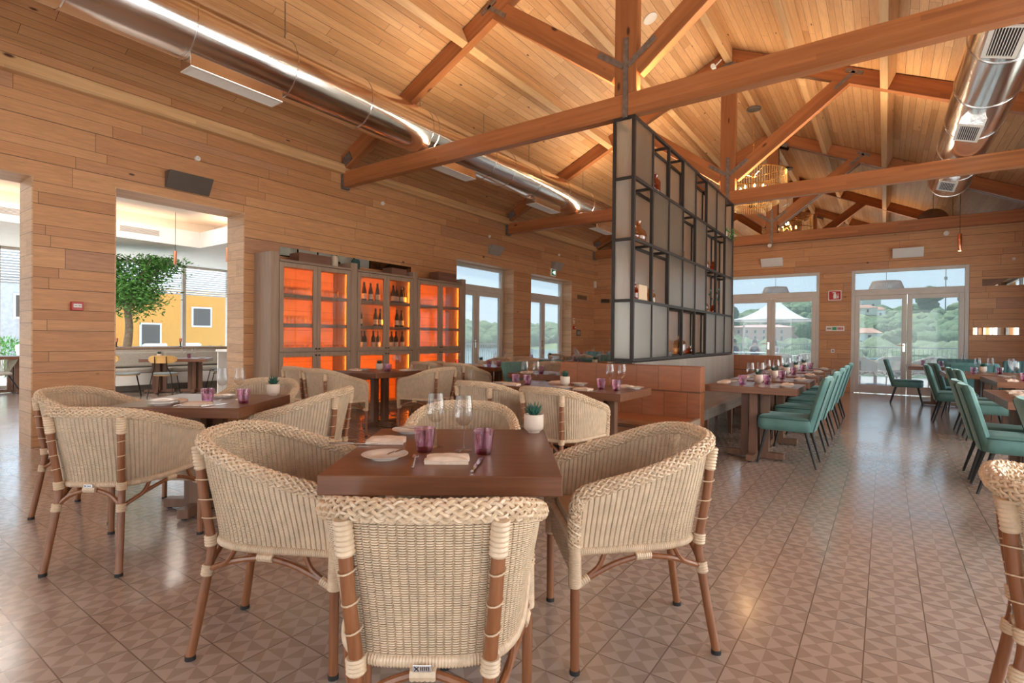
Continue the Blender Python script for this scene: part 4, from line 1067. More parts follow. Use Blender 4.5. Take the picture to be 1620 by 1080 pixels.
def side_bench(s, label):
    t = thing('banquette', (-2.375, 7.765, 0), 0, label, 'banquette'); y0, y1 = -2.31, 2.30
    MB().box(s*.125 if s > 0 else -.16, .16 if s > 0 else -.125, y0, y1, .0, .945).build('back_panel', M['benchg'], t)
    m = MB(); a, b = (.165, .80) if s > 0 else (-.80, -.165); m.box(a, b, y0, y1, .395, .44); m.box(a+.02 if s > 0 else a, b if s > 0 else b-.02, y0, y1, .33, .395); m.build('seat', M['benchg'], t, bevel=.004)
    for k in range(4):
        yy = y0+.62+k*1.12; c = s*.745
        for c in (s*.745, s*.30):
            MB().tube([(c, yy, .33), (c+s*.01, yy, 0)], [.042, .026], 4, phase=pi/4).build('leg', M['tleg'], t)
    return t
side_bench(1, 'long grey boarded bench along the right side of the glass shelving')
side_bench(-1, 'long grey boarded bench along the hidden left side of the glass shelving')
t = thing('banquette', (-2.26, 10.16, 0), 0, 'brown wooden bench end panel at the far end of the glass shelving', 'banquette')
MB().box(-.80, .80, -.055, .055, 0, .945).build('back_panel', BW, t, bevel=.005)
MB().box(-.78, .78, .055, .50, .38, .42).build('seat', BS, t, bevel=.004); MB().box(-.76, .76, .055, .44, 0, .38).build('seat_front', BW, t)

# steel and ribbed glass shelving
X0, X1 = -2.505, -2.245; Y0, Y1 = T[0]+.005, T[1]-.006; Z0, Z1 = .955, ZT-.003; NCOL, NROW = 8, 4
CW = (Y1-Y0)/NCOL; CH = (Z1-Z0)/NROW; s = .036
sh = thing('glass_shelving', (-2.375, Y0, Z0), 0, 'tall black steel shelving with ribbed glass panels in the middle of the room', 'shelving')
def loc(x, y, z): return x+2.375, y-Y0, z-Z0
def LB(m, x0, x1, y0, y1, z0, z1): m.box(x0+2.375, x1+2.375, y0-Y0, y1-Y0, z0-Z0, z1-Z0)
for i in range(NCOL+1):
    y = Y0 + i*CW; a = max(Y0, min(Y1-s, y-s/2))
    m = MB()
    for x in (X0, X1-s): LB(m, x, x+s, a, a+s, Z0, Z1)
    m.build('upright', M['steelblack'], sh)
for j in range(NROW+1):
    z = Z0+j*CH; a = max(Z0, min(Z1-s, z-s/2)); m = MB()
    for x in (X0+.001, X1-s-.001): LB(m, x, x+s, Y0+.002, Y1-.002, a+.001, a+s-.001)
    for i in range(NCOL+1):
        y = Y0+i*CW; b = max(Y0, min(Y1-s, y-s/2)); LB(m, X0+s, X1-s, b+.003, b+s-.003, a+.003, a+s-.003)
    m.build('rail', M['steelblack'], sh)
    if j < NROW:
        m = MB(); LB(m, X0+s, X1-s, Y0+s, Y1-s, a+s, a+s+.008); m.build('shelf', M['ribbed'] if j else M['steelblack'], sh)
PANEL = [[1, 0, 0, 1, 0, 1, 1, 0], [0, 1, 1, 0, 1, 0, 0, 1], [0, 0, 1, 1, 1, 0, 0, 1], [1, 1, 0, 0, 0, 1, 1, 1]]
for r in range(NROW):
    z0 = Z1-(r+1)*CH; z1 = z0+CH
    for c in range(NCOL):
        y0 = Y0+c*CW; m = MB(); LB(m, X0+.012, X0+.020, y0+s/2, y0+CW-s/2, z0+s/2, z1-s/2); m.build('ribbed_panel', M['ribbed'], sh)
        if PANEL[r][c]:
            m = MB(); LB(m, X1-.016, X1-.008, y0+s/2, y0+CW-s/2, z0+s/2, z1-s/2); m.build('ribbed_panel', M['ribbed'], sh)
    for y0 in (Y0+.012, Y1-.020):
        m = MB(); LB(m, X0+s, X1-s, y0, y0+.008, z0+s/2, z1-s/2); m.build('ribbed_panel', M['ribbed'], sh)
def cell(r, c, u=.5): return (X0+X1)/2, Y0+(c+u)*CW, Z1-(r+1)*CH+s/2+(.0105)
def lobj(name, prof, mt, p, label, cat, group=None, n=20):
    o = MB().lathe(prof, n).build(name, mt, loc=p, smooth=50); return tag(o, label, cat, group)
JAR = [(.0001, 0), (.055, 0), (.06, .01), (.06, .13), (.045, .155), (.028, .165), (.028, .20), (.034, .205), (.034, .22), (.0001, .22)]
VAS = [(.0001, 0), (.07, 0), (.09, .03), (.10, .08), (.085, .13), (.04, .17), (.03, .21), (.04, .25), (.038, .25), (.028, .21), (.0001, .20)]
p = cell(0, 1, .35); lobj('jar', JAR, M['amber'], (p[0]+.05, p[1]-.06, p[2]), 'left orange bottle on the top row of the glass shelving', 'bottle', 'orange shelf bottles')
lobj('jar', JAR, M['amber'], (p[0]+.05, p[1]+.08, p[2]), 'right orange bottle on the top row of the glass shelving', 'bottle', 'orange shelf bottles')
p = cell(0, 0, .3); lobj('jar', JAR, M['amberp'], (p[0], p[1]-.03, p[2]), 'pale bottle behind the top ribbed panel at the near end', 'bottle', 'pale shelf bottles'); lobj('jar', JAR, M['amberp'], (p[0], p[1]+.13, p[2]), 'second pale bottle behind the top ribbed panel at the near end', 'bottle', 'pale shelf bottles')
p = cell(1, 0, .55); lobj('vase', VAS, M['amberp'], (p[0], p[1]+.12, p[2]), 'round amber vase in the second row of the glass shelving', 'vase'); lobj('vase', [(r*.6, z*.6) for r, z in VAS], M['amberp'], (p[0]+.05, p[1]-.12, p[2]), 'small amber vase beside the round one in the second row', 'vase'); 
lobj('vase', [(r*.45, z*.5) for r, z in VAS], M['amberp'], (p[0]+.05, p[1]-.20, p[2]), 'smallest amber vase at the near end of the second row', 'vase')
p = cell(2, 0, .5); lobj('jar', [(r*.8, z*.8) for r, z in JAR], M['amber'], (p[0]+.06, p[1]-.10, p[2]), 'copper-coloured jar in the third row of the glass shelving', 'jar')
bk = MB().box(-.09, .09, -.13, .13, 0, .17).build('storage_box', M['cushion'], loc=(p[0], p[1]+.10, p[2]), bevel=.004); tag(bk, 'beige box beside the copper-coloured jar on the glass shelving', 'box')
p = cell(2, 1, .3)
for k in range(3): lobj('jar', [(r*.6, z*.75) for r, z in JAR], M['amberp'], (p[0], p[1]-.08+k*.13, p[2]), ['first', 'second', 'third'][k]+' small pale jar in the third row of the glass shelving', 'jar', 'small pale jars')
p = cell(3, 2, .5); lobj('jar', [(.0001, 0), (.035, 0), (.035, .30), (.02, .36), (.02, .42), (.0001, .42)], M['amber'], (p[0], p[1]-.05, p[2]), 'tall amber bottle in the lowest row of the glass shelving', 'bottle')
lobj('jar', [(.0001, 0), (.06, 0), (.07, .02), (.07, .06), (.0001, .07)], M['greyd'], (p[0]+.06, p[1]-.14, p[2]), 'dark bowl beside the tall amber bottle', 'bowl')
p = cell(3, 3, .5); lobj('jar', [(.0001, 0), (.085, 0), (.09, .01), (.09, .16), (.07, .20), (.025, .22), (.025, .27), (.0001, .275)], M['amberp'], (p[0], p[1], p[2]), 'round clear decanter in the lowest row of the glass shelving', 'decanter')
p = cell(3, 4, .5); lobj('jar', [(.0001, 0), (.05, 0), (.07, .03), (.06, .08), (.02, .10), (.02, .13), (.0001, .13)], M['amber'], (p[0], p[1]-.1, p[2]), 'small amber flask in the lowest row of the glass shelving', 'bottle')
for (r, c, k) in ((1, 3, 0), (1, 5, 1), (1, 6, 2), (2, 5, 3)):
    p = cell(r, c, .5); lobj('jar', [(q*.9, z*.85) for q, z in (VAS if k % 2 else JAR)], M['amberp'] if k != 2 else M['amber'], p, ['pale jar in the fourth column', 'amber vase in the sixth column', 'orange jar in the seventh column', 'amber vase in the sixth column, third row'][k]+' of the glass shelving', 'jar', 'far shelf jars')
# twigs and trailing plant
p = cell(0, 4, .5); m = MB(); rr = random.Random(5)
for k in range(6): m.tube(cat_rom([(0, 0, 0), (rr.uniform(-.03, .03), rr.uniform(-.05, .05), .2), (rr.uniform(-.05, .05), rr.uniform(-.08, .08), .42)], 4), .006, 5)
tag(m.build('twig_bundle', M['cushion'], loc=p), 'pale bundle of twigs in the top row of the glass shelving', 'twigs')
p = cell(2, 6, .5); v = thing('branch_vase', p, 0, 'small vase with a leafy sprig in the third row of the glass shelving', 'vase')
MB().lathe([(.0001, 0), (.04, 0), (.05, .06), (.02, .11), (.02, .13), (.0001, .13)], 16).build('vase', M['amber'], v, smooth=50)
m = MB(); m.tube([(0, 0, .12), (.02, .02, .25), (.03, -.02, .42)], .003, 5)
for k in range(9): a = k*2.4; c = Vector((.02+.04*cos(a), .05*sin(a), .22+.022*k)); m.add([c, c+Vector((.03*cos(a), .03*sin(a), .02)), c+Vector((.05*cos(a), .05*sin(a), 0)), c+Vector((.03*cos(a), .03*sin(a), -.02))], [(0, 1, 2, 3)])
m.build('sprig', M['leafd'], v)
# trailing plant in the far top cell
p = cell(0, 7, .5); v = thing('trailing_plant', (p[0]+.02, p[1], p[2]), 0, 'green trailing plant at the far top corner of the glass shelving', 'plant')
MB().lathe([(.0001, 0), (.06, 0), (.075, .10), (.07, .11), (.0001, .10)], 18).build('pot', M['pot'], v, smooth=50)
rr = random.Random(11); m = MB()
for k in range(110):
    a = rr.uniform(-1.2, 1.2); L = rr.uniform(.05, .22); c = Vector((L*cos(a)*1.1, L*sin(a), .12+rr.uniform(-.12, .07)-L*.35)); s_ = rr.uniform(.012, .022); d = Vector((rr.uniform(-1, 1), rr.uniform(-1, 1), rr.uniform(-.4, .8))).normalized(); e_ = d.orthogonal().normalized()
    m.add([c-d*s_, c+e_*s_*.5+Vector((0, 0, .004)), c+d*s_, c-e_*s_*.5+Vector((0, 0, .004))], [(0, 1, 2, 3)])
LEAF = plain('fresh_leaf', (.05, .20, .04), .5, var=.35, scale=14)
m.build('leaves', LEAF, v)

# ------------------------------------------------------------------ wine cabinets
CF = -6.90
def cabinet(y0, y1, left_end, right_end, label):
    t = thing('wine_cabinet', (XL, y0, 0), 0, label, 'cabinet', 'lit wine cabinets'); D = CF-XL; W = y1-y0; th = .03
    m = MB(); m.box(.002, .02, 0, W, .04, 2.25); m.build('back_board', M['cabin'], t)
    m = MB(); m.box(.02, D-.03, 0, th, .04, 2.25); m.box(.02, D-.03, W-th, W, .04, 2.25); m.box(.02, D-.03, th, W-th, 2.22, 2.25); m.box(.02, D-.03, th, W-th, .94, 1.0); m.box(.02, D-.03, th, W-th, .04, .10); m.build('carcass', M['cab'], t)
    m = MB(); m.box(.0, D, -.001, W+.001, 0, .05); m.build('plinth', M['cabh'], t); MB().box(0, D+.015, -.001, W+.001, 2.25, 2.285).build('top_board', M['cabh'], t, bevel=.004)
    for z in (1.36, 1.78, .52): MB().box(.025, D-.036, th, W-th, z-.024, z+.024).build('shelf', M['cabh'], t)
    for a, b in left_end, right_end:
        if a is not None: MB().box(.0, D-.004, a-y0, b-y0, 0, 2.375).build('pilaster', M['cab'], t, bevel=.004)
    for k in range(2):
        a, b = (.004, W/2-.002) if k == 0 else (W/2+.002, W-.004)
        for z0, z1 in ((.98, 2.245), (.055, .965)):
            s = .062; m = MB(); m.box(D-.028, D, a, a+s, z0, z1); m.box(D-.028, D, b-s, b, z0, z1); m.box(D-.028, D, a+s, b-s, z0, z0+s); m.box(D-.028, D, a+s, b-s, z1-s, z1)
            d = m.build('door', M['cab'], t, bevel=.004)
            MB().box(D-.016, D-.013, a+s, b-s, z0+s, z1-s).build('pane', M['panec'], d)
            m = MB(); st = .024; u0, u1, v0, v1 = a+s, b-s, z0+s, z1-s; n = int((u1-u0+v1-v0)/st)
            for q in range(1, n):
                for sg in (1, -1):
                    c = q*st; ya, yb = max(u0, u0+c-(v1-v0)), min(u1, u0+c)
                    if yb-ya < .01: continue
                    za, zb = v0+(u0+c-ya)-0*0 - 0, v0+(u0+c-yb)
                    P = [(D-.011, ya, za), (D-.011, yb, zb)]
                    if sg < 0: P = [(D-.0105, u0+u1-p[1], p[2]) for p in P]
                    m.tube(P, .0007, 3, caps=False)
            m.build('chicken_wire', M['zinc'], d)
            kz = 1.02 if z0 > .9 else .925; ky = b-.025 if k == 0 else a+.025
            MB().tube([(D, ky, kz), (D+.018, ky, kz), (D+.022, ky, kz)], [.006, .006, .013], 10).build('knob', M['black'], d)
    # warm LED strips behind the door stiles
    for yy in (.045, W/2, W-.045):
        for z0, z1, e in ((1.03, 2.2, 1.0), (.12, .92, .7)):
            o = light('cabinet_led', 'AREA', (XL+D-.062, y0+yy, (z0+z1)/2), 3.5*e, (1, .235, .02), (.02, z1-z0), aim=(XL-1, y0+yy, (z0+z1)/2))
            o.rotation_euler = (radians(90), 0, radians(90))
    return t
cabinet(4.13, 5.335, (4.0, 4.128), (5.337, 5.464), 'left of three grey wooden wine cabinets glowing orange, holding rows of glasses')
cabinet(5.466, 6.682, (None, 0), (6.684, 6.791), 'middle grey wooden wine cabinet glowing orange, holding wine bottles')
cabinet(6.793, 8.013, (None, 0), (8.015, 8.134), 'right grey wooden wine cabinet glowing orange, holding few glasses')
SH = [1.002, 1.384, 1.804]
def upglass(y, x, z, l, g):
    o = wine(x, y, l, z+.222, g); o.rotation_euler = (pi, 0, random.uniform(0, 6)); return o
for k, y in enumerate((4.25, 4.31, 4.37, 4.43, 4.49, 4.55, 4.61, 4.67)):
    for j, x in enumerate((-7.02, -7.14)): upglass(y, x, SH[2], 'upside-down wine glass in the row at the upper left of the left cabinet', 'glasses upper left in the left cabinet')
    upglass(y, -7.05, SH[1], 'upside-down wine glass in the row on the middle shelf of the left cabinet', 'glasses on the middle shelf of the left cabinet')
for y in (4.93, 5.0, 5.08, 5.17): upglass(y, -7.05, SH[2], 'upside-down wine glass at the upper right of the left cabinet', 'glasses upper right in the left cabinet')
for y in (6.92, 6.99, 7.06, 7.13, 7.20, 7.27, 7.34): upglass(y, -7.04, SH[2], 'upside-down wine glass at the upper left of the right cabinet', 'glasses upper left in the right cabinet')
for y in (7.52, 7.6, 7.68): upglass(y, -7.04, SH[2], 'upside-down wine glass at the upper right of the right cabinet', 'glasses upper right in the right cabinet')
PG = MB().lathe([(.0001, .004), (.026, .004), (.030, .08), (.031, .08), (.028, .0), (.0001, 0)], 14).build('tumbler', M['glass'], smooth=50)
for y in (4.3, 4.38, 4.46, 4.54, 4.62, 4.95, 5.02, 5.09, 5.16, 5.23): place(PG, (-6.99, y, SH[0]), 0, 'small clear tumbler on the lowest upper shelf of the left cabinet', 'glass', 'small tumblers in the left cabinet')
for y in (7.25, 7.33, 7.5, 7.58, 7.66, 7.74): place(PG, (-6.99, y, SH[0]), 0, 'small clear tumbler on the lowest upper shelf of the right cabinet', 'glass', 'small tumblers in the right cabinet')
for y in (7.0, 7.1, 7.5, 7.6, 7.7): place(PG, (-6.99, y, .545), 0, 'small clear tumbler behind the lower doors of the right cabinet', 'glass', 'small tumblers low in the right cabinet')
def make_bottle(kind):
    t = thing('wine_bottle', (0, 0, 0)); k = kind
    if k == 0: pf = [(.0001, 0), (.037, 0), (.039, .01), (.039, .15), (.030, .20), (.016, .245), (.0145, .29), (.016, .292), (.016, .30), (.0001, .30)]
    else: pf = [(.0001, 0), (.036, 0), (.0375, .01), (.0375, .185), (.030, .205), (.016, .225), (.0145, .285), (.016, .287), (.016, .295), (.0001, .295)]
    MB().lathe(pf, 20).build('glass_body', M['wine'], t, smooth=50)
    r = .0395 if k == 0 else .038; MB().lathe([(r, .03), (r, .115)], 20, cap0=False, cap1=False).build('label', M['label'], t, smooth=True)
    MB().lathe([(.0172, .245), (.0172, .302), (.0001, .3025)], 14, cap0=False).build('capsule', M['red'] if k == 2 else (M['amber'] if k == 3 else M['rubber']), t, smooth=50)
    return t
BT = [make_bottle(k) for k in range(4)]
BL = [((5.70, 5.86, 5.98), 2, 0, 'upper left'), ((6.33, 6.44, 6.53, 6.62), 2, 0, 'upper right'), ((5.62, 5.97, 6.05), 1, 0, 'middle left'), ((6.42, 6.56), 1, 0, 'middle right'), ((5.65, 5.74, 5.90, 6.03), 0, 1, 'bottom left'), ((6.30, 6.43, 6.55), 0, 1, 'bottom right')]
nth = ['first', 'second', 'third', 'fourth']
for ys, s_, k, nm in BL:
    for i, y in enumerate(ys):
        kk = k
        if nm == 'upper right' and i == 1: kk = 2
        if nm == 'bottom left' and i == 3: kk = 3
        place(BT[kk], (-7.03-.03*(i % 2), y, SH[s_]), -.3, ('red-topped' if kk == 2 else 'orange-topped' if kk == 3 else 'dark')+' wine bottle, %s from the left on the %s shelf of the middle cabinet' % (nth[i], nm), 'bottle', 'wine bottles in the middle cabinet')
def crate(y0, y1, z, h, l, x0=-7.22, x1=-6.98):
    t = thing('wooden_crate', ((x0+x1)/2, (y0+y1)/2, z), 0, l, 'crate', 'wooden crates on the cabinets'); a, b = (x1-x0)/2, (y1-y0)/2; th = .014
    for s_ in (-1, 1):
        MB().box(s_*a-(th if s_ > 0 else 0), s_*a+(0 if s_ > 0 else th), -b, b, 0, h).build('side_board', M['crate'], t, bevel=.002); MB().box(-a+th, a-th, s_*b-(th if s_ > 0 else 0), s_*b+(0 if s_ > 0 else th), 0, h).build('end_board', M['crate'], t, bevel=.002)
    MB().box(-a+th, a-th, -b+th, b-th, 0, th).build('bottom_board', M['crate'], t); MB().box(-a, a, -b, b, h, h+.012).build('lid', M['crate'], t, bevel=.002)
crate(4.48, 5.02, 2.286, .13, 'dark wooden wine crate on top of the left cabinet'); crate(7.42, 7.93, 2.286, .17, 'dark wooden wine crate on top of the right cabinet'); crate(6.25, 6.60, 2.286, .11, 'small dark wooden crate on top of the middle cabinet near its right end')
MBv = [(.0001, 0), (.05, 0), (.055, .02), (.055, .15), (.04, .18), (.0001, .18)]
o = MB().lathe(MBv, 18).build('jar', M['label'], loc=(-7.08, 5.16, 2.286), smooth=50); tag(o, 'pale bottle with green band on top of the left cabinet', 'jar')
o = MB().lathe([(r*1.3, z) for r, z in MBv], 18).build('jar', M['velvetd'], loc=(-7.08, 5.56, 2.286), smooth=50); tag(o, 'dark teal speckled vase on top of the cabinets', 'vase')

# ------------------------------------------------------------------ right-hand rows of tables
for k in range(5):
    y0 = 5.53+.97*k; q = ['nearest', 'second', 'third', 'fourth', 'farthest'][k]; D = '%s bench-row table' % q
    table(-1.493, -.66, y0, y0+.68, 'walnut table, %s of the row along the grey bench' % q)
    velvet(-.772, (5.85, 6.82, 7.75, 8.72, 9.78)[k], 180, 'teal velvet chair with its back to the aisle at the %s' % D)
    tumb(-1.19, y0+.275, 'purple tumbler on the bench side of the %s' % D); tumb(-.985, y0+.45, 'purple tumbler on the aisle side of the %s' % D)
    wine(-1.13, y0+.34, 'left wine glass on the %s' % D); wine(-1.05, y0+.43, 'right wine glass on the %s' % D)
    plate(-.78, y0+.22, 'side plate on the aisle side of the %s' % D); napkin(-.80, y0+.42, pi/2, 'folded napkin on the aisle side of the %s' % D); knife(-.93, y0+.24, pi/2, 'steel knife on the aisle side of the %s' % D)
    napkin(-1.39, y0+.34, pi/2, 'folded napkin on the bench side of the %s' % D); plate(-1.37, y0+.55, 'side plate on the bench side of the %s' % D)
    v = pot(-1.10, y0+.60, 'succulent in a copper-toned pot on the %s' % D)
S4 = [(.78, 1.98, 5.53, 6.15, 'nearest walnut table of the right-hand group, cut by the right edge'), (.78, 1.98, 6.16, 6.78, 'walnut table pushed against the nearest one of the right-hand group'), (1.06, 2.22, 8.18, 9.50, 'walnut table in the middle of the right-hand group'), (.72, 1.72, 9.83, 10.81, 'walnut table behind the middle one of the right-hand group'), (.36, 1.36, 12.26, 13.40, 'walnut table nearest the right glazed door')]
for a in S4: table(*a)
velvet(.875, 5.74, 0, 'teal chair nearest the aisle at the nearest right-hand table'); velvet(.875, 6.27, 0, 'teal chair at the second right-hand table, just behind the nearest one')
velvet(1.09, 8.68, 0, 'nearer teal chair at the middle right-hand table'); velvet(1.05, 9.22, 0, 'farther teal chair at the middle right-hand table')
velvet(.86, 10.16, 0, 'teal chair at the aisle side of the table behind the middle one'); velvet(.98, 11.15, 10, 'teal chair with fluted back visible, behind the aisle chair on the right')
velvet(.36, 12.75, 0, 'lone teal chair in side view in front of the right glazed door')
velvet(1.05, 4.46, 0, 'teal chair cut by the right edge of the picture')
VW = make_velvet(1.45, 'velvet_armchair')
place(VW, (1.18, 11.85, 0), 0, 'wide green velvet seat with its back to us before the door table', 'chair', 'wide green velvet seats'); place(VW, (1.25, 13.95, 0), pi, 'wide green velvet seat beyond the door table, against the glazed door', 'chair', 'wide green velvet seats')
velvet(1.97, 13.35, -110, 'teal fluted chair facing us below the pale wall mirror')
wicker(.545, 2.04, -5, 'wicker armchair cut by the right edge, only part of its rim showing')
D = 'the middle right-hand table'
for (x, y, l) in ((1.30, 8.75, 'front left'), (1.34, 9.15, 'rear left'), (1.62, 8.8, 'front middle'), (1.66, 9.2, 'rear middle'), (1.95, 8.9, 'right')): wine(x, y, '%s wine glass on %s' % (l, D))
for (x, y, l) in ((1.36, 8.62, 'left'), (1.56, 8.70, 'middle'), (1.80, 8.72, 'right')): tumb(x, y, '%s purple tumbler on %s' % (l, D))
pot(1.52, 9.3, 'succulent in a pale pot on '+D); napkin(1.22, 8.42, pi/2, 'folded napkin on the front corner of '+D); plate(1.3, 9.38, 'white side plate at the back of '+D); napkin(1.75, 8.35, 0, 'folded napkin at the front of '+D)
D = 'the nearest right-hand table'
napkin(.93, 5.95, pi/2, 'folded napkin at the left end of '+D); plate(1.05, 5.72, 'white side plate at the left end of '+D); napkin(1.30, 5.66, 0, 'folded napkin at the front of '+D); fork(.95, 5.75, pi/2, 'steel fork at the left end of '+D); tumb(1.36, 5.95, 'purple tumbler on '+D); wine(1.48, 5.98, 'clear wine glass on '+D)
D = 'the second right-hand table'
napkin(.95, 6.42, pi/2, 'folded napkin at the left end of '+D); plate(1.06, 6.58, 'white side plate on '+D); tumb(1.32, 6.5, 'left purple tumbler on '+D); tumb(1.55, 6.45, 'right purple tumbler on '+D); wine(1.42, 6.58, 'clear wine glass on '+D)
D = 'the table behind the middle right-hand one'
tumb(1.05, 10.02, 'left purple tumbler on '+D); tumb(1.36, 10.28, 'right purple tumbler on '+D); wine(1.12, 10.3, 'left wine glass on '+D); wine(1.28, 10.45, 'middle wine glass on '+D); wine(1.5, 10.4, 'right wine glass on '+D); pot(1.22, 10.65, 'succulent in a pale pot on '+D); napkin(.82, 10.1, pi/2, 'folded napkin on '+D); napkin(.83, 10.5, pi/2, 'second folded napkin on '+D)
D = 'the table nearest the right glazed door'
tumb(.88, 12.9, 'purple tumbler on '+D); tumb(.62, 13.2, 'rear purple tumbler on '+D); napkin(.48, 12.6, 0, 'folded napkin on '+D); wine(.75, 13.1, 'left wine glass on '+D); wine(1.0, 13.15, 'middle wine glass on '+D); wine(1.22, 13.1, 'right wine glass on '+D)
# ------------------------------------------------------------------ bright room behind the left wall
WH = M['white']; LX0, LX1 = -15.8, XL-WT; LY1 = 8.15; LZ = 3.12
struct(MB().box(LX0-.1, LX1, LY1, LY1+.12, 0, 3.9).build('wall_side', WH))
struct(MB().box(LX0-.1, LX1, YB-.1, YB, 0, 3.9).build('wall_back', WH))
m = MB(); tx0, tx1, ty0, ty1 = -12.3, -8.6, -1.5, 5.5
m.box(LX0, LX1, YB, ty0, LZ, LZ+.1); m.box(LX0, LX1, ty1, LY1, LZ, LZ+.1); m.box(LX0, tx0, ty0, ty1, LZ, LZ+.1); m.box(tx1, LX1, ty0, ty1, LZ, LZ+.1)
m.box(tx0-.06, tx0-.001, ty0, ty1, LZ+.1, LZ+.34); m.box(tx0-.06, LX1 if False else tx1+.06, ty1, ty1+.06, LZ+.1, LZ+.34); m.box(tx1, tx1+.06, ty0, ty1, LZ+.1, LZ+.34); m.box(tx0, tx1, ty0-.06, ty0, LZ+.1, LZ+.34)
m.box(tx0-.6, tx1+.6, ty0-.6, ty1+.6, LZ+.62, LZ+.72)
for a in ((tx0-.6, tx0-.55, ty0-.6, ty1+.6), (tx1+.55, tx1+.6, ty0-.6, ty1+.6), (tx0-.6, tx1+.6, ty0-.6, ty0-.55), (tx0-.6, tx1+.6, ty1+.55, ty1+.6)): m.box(*a, LZ+.1, LZ+.62)
struct(m.build('ceiling_side_room', WH))
for (p, s_, aim) in (((tx0-.28, 2.0, LZ+.2), (.15, 6.5), None), (((tx0+tx1)/2, ty1+.28, LZ+.2), (3.2, .15), None)):
    o = light('cove_led', 'AREA', p, 16, (1, .58, .34), s_); o.rotation_euler = (pi, 0, 0)
for y, x in ((2.6, tx0), (4.35, tx0)):
    t = thing('ceiling_vent', (x, y, LZ+.19), 0, 'slotted grey vent in the ceiling edge of the bright room, %s' % ('left of the tree' if y < 3 else 'above the copper pendant'), 'vent', 'ceiling vents')
    MB().box(0, .012, -.36, .36, -.055, .055).build('frame', M['plast'], t)
    for k in range(5): MB().box(.012, .016, -.34, .34, -.046+.02*k, -.036+.02*k).build('slat', M['grey'], t)
# glass wall with mullions
m = MB()
for y in (-3.4, -1.3, .8, 2.9, 5.0, 6.64, 8.05): m.box(LX0-.05, LX0+.05, y-.045, y+.045, 0, LZ)
m.box(LX0-.05, LX0+.05, YB, LY1, LZ-.06, LZ); m.box(LX0-.05, LX0+.05, YB, LY1, 0, .06)
r = struct(m.build('window_20', M['frame']))
ys = (-3.4, -1.3, .8, 2.9, 5.0, 6.64, 8.05)
for a, b in zip(ys, ys[1:]): MB().box(LX0-.006, LX0+.006, a+.045, b-.045, .06, LZ-.06).build('pane', M['panec'], r)
def pend(x, y, z, l):
    t = thing('pendant_lamp', (x, y, z), 0, l, 'pendant lamp', 'copper pendants in the bright room'); MB().lathe([(.028, 0), (.03, .004), (.03, .27), (.005, .28)], 18).build('tube_shade', M['copper'], t, smooth=40); MB().tube([(0, 0, .27), (0, 0, LZ+.62-z)], .004, 6).build('cord', M['black'], t)
pend(-12.0, 4.88, 2.67, 'slim copper pendant in the bright room, right of the tree'); pend(-10.2, 5.05, 2.60, 'slim copper pendant in the bright room at the right edge of the opening')
# planter bench and tree
t = thing('planter_bench', (-13.2, 5.0, 0), 0, 'low grey planter wall with padded bench in the bright room under the tree', 'bench')
PLW = plain('warm_grey_plaster', (.50, .43, .37), .7, var=.03); PAD = plain('grey_seat_pad', (.42, .38, .33), .8, var=.05, scale=30)
MB().box(-.8, .0, -1.4, 1.55, 0, .90).build('planter_wall', PLW, t, bevel=.006); MB().box(-.85, .02, -1.42, 1.57, .90, .94).build('top_slab', M['cab'], t, bevel=.004)
MB().box(.0, .55, -1.35, 1.5, .16, .40).build('seat_base', WH, t)
for k in range(2):
    a = -1.33+1.42*k; MB().box(.02, .56, a, a+1.36, .40, .50).build('seat_cushion', PAD, t, bevel=.03, seg=3); MB().box(.01, .16, a, a+1.36, .52, .84).build('back_cushion', PAD, t, bevel=.04, seg=3)
def tree(loc_, h, crown, seed, label, trunk_r=.06, n=2600, leafs=.045, mt=None):
    t = thing('leafy_tree', loc_, 0, label, 'tree'); rr = random.Random(seed); m = MB(); tips = []
    tr = cat_rom([(0, 0, .045), (.02, .03, h*.2), (.03, -.01, h*.38), (.0, .02, h*.52)], 5); m.tube(tr, [trunk_r*(1-.35*i/len(tr)) for i in range(len(tr))], 9)
    for k in range(13):
        a = k*2.4; q = .30+.22*(k/13); b0 = Vector((.02, .0, h*q)); R_ = crown*rr.uniform(.45, .85); e_ = Vector((R_*cos(a), R_*sin(a), h*(.47+.45*rr.random())))
        br = cat_rom([b0, b0.lerp(e_, .5)+Vector((0, 0, .05)), e_], 5); m.tube(br, [trunk_r*.45*(1-.8*i/len(br)) for i in range(len(br))], 6); tips += [e_, b0.lerp(e_, .7)]
    m.build('trunk', plain('bark_%d' % seed, (.34, .27, .20), .8, var=.15, scale=20), t, smooth=True)
    f = MB()
    for k in range(n):
        c = rr.choice(tips) + Vector((rr.gauss(0, 1), rr.gauss(0, 1), rr.gauss(0, .9)))*crown*.24
        d = Vector((rr.uniform(-1, 1), rr.uniform(-1, 1), rr.uniform(-.8, .5))).normalized(); e_ = d.cross(Vector((rr.uniform(-1, 1), rr.uniform(-1, 1), rr.uniform(-1, 1)))).normalized(); s_ = leafs*rr.uniform(.7, 1.3); up_ = d.cross(e_)*s_*.25
        if c.z > h*.86: c.z = h*.86-rr.random()*.3
        f.add([c-d*s_, c+e_*s_*.36, c+d*s_, c-e_*s_*.36, c+up_], [(0, 1, 4), (1, 2, 4), (2, 3, 4), (3, 0, 4)])
    f.build('foliage', mt or LEAF, t)
    return t
LEAF2 = plain('bright_olive_leaf', (.10, .30, .06), .45, var=.4, scale=9)
tree((-13.6, 4.58, .90), 2.35, .86, 4, 'small leafy tree growing out of the planter in the bright room', .085, 8200, .045, LEAF2)
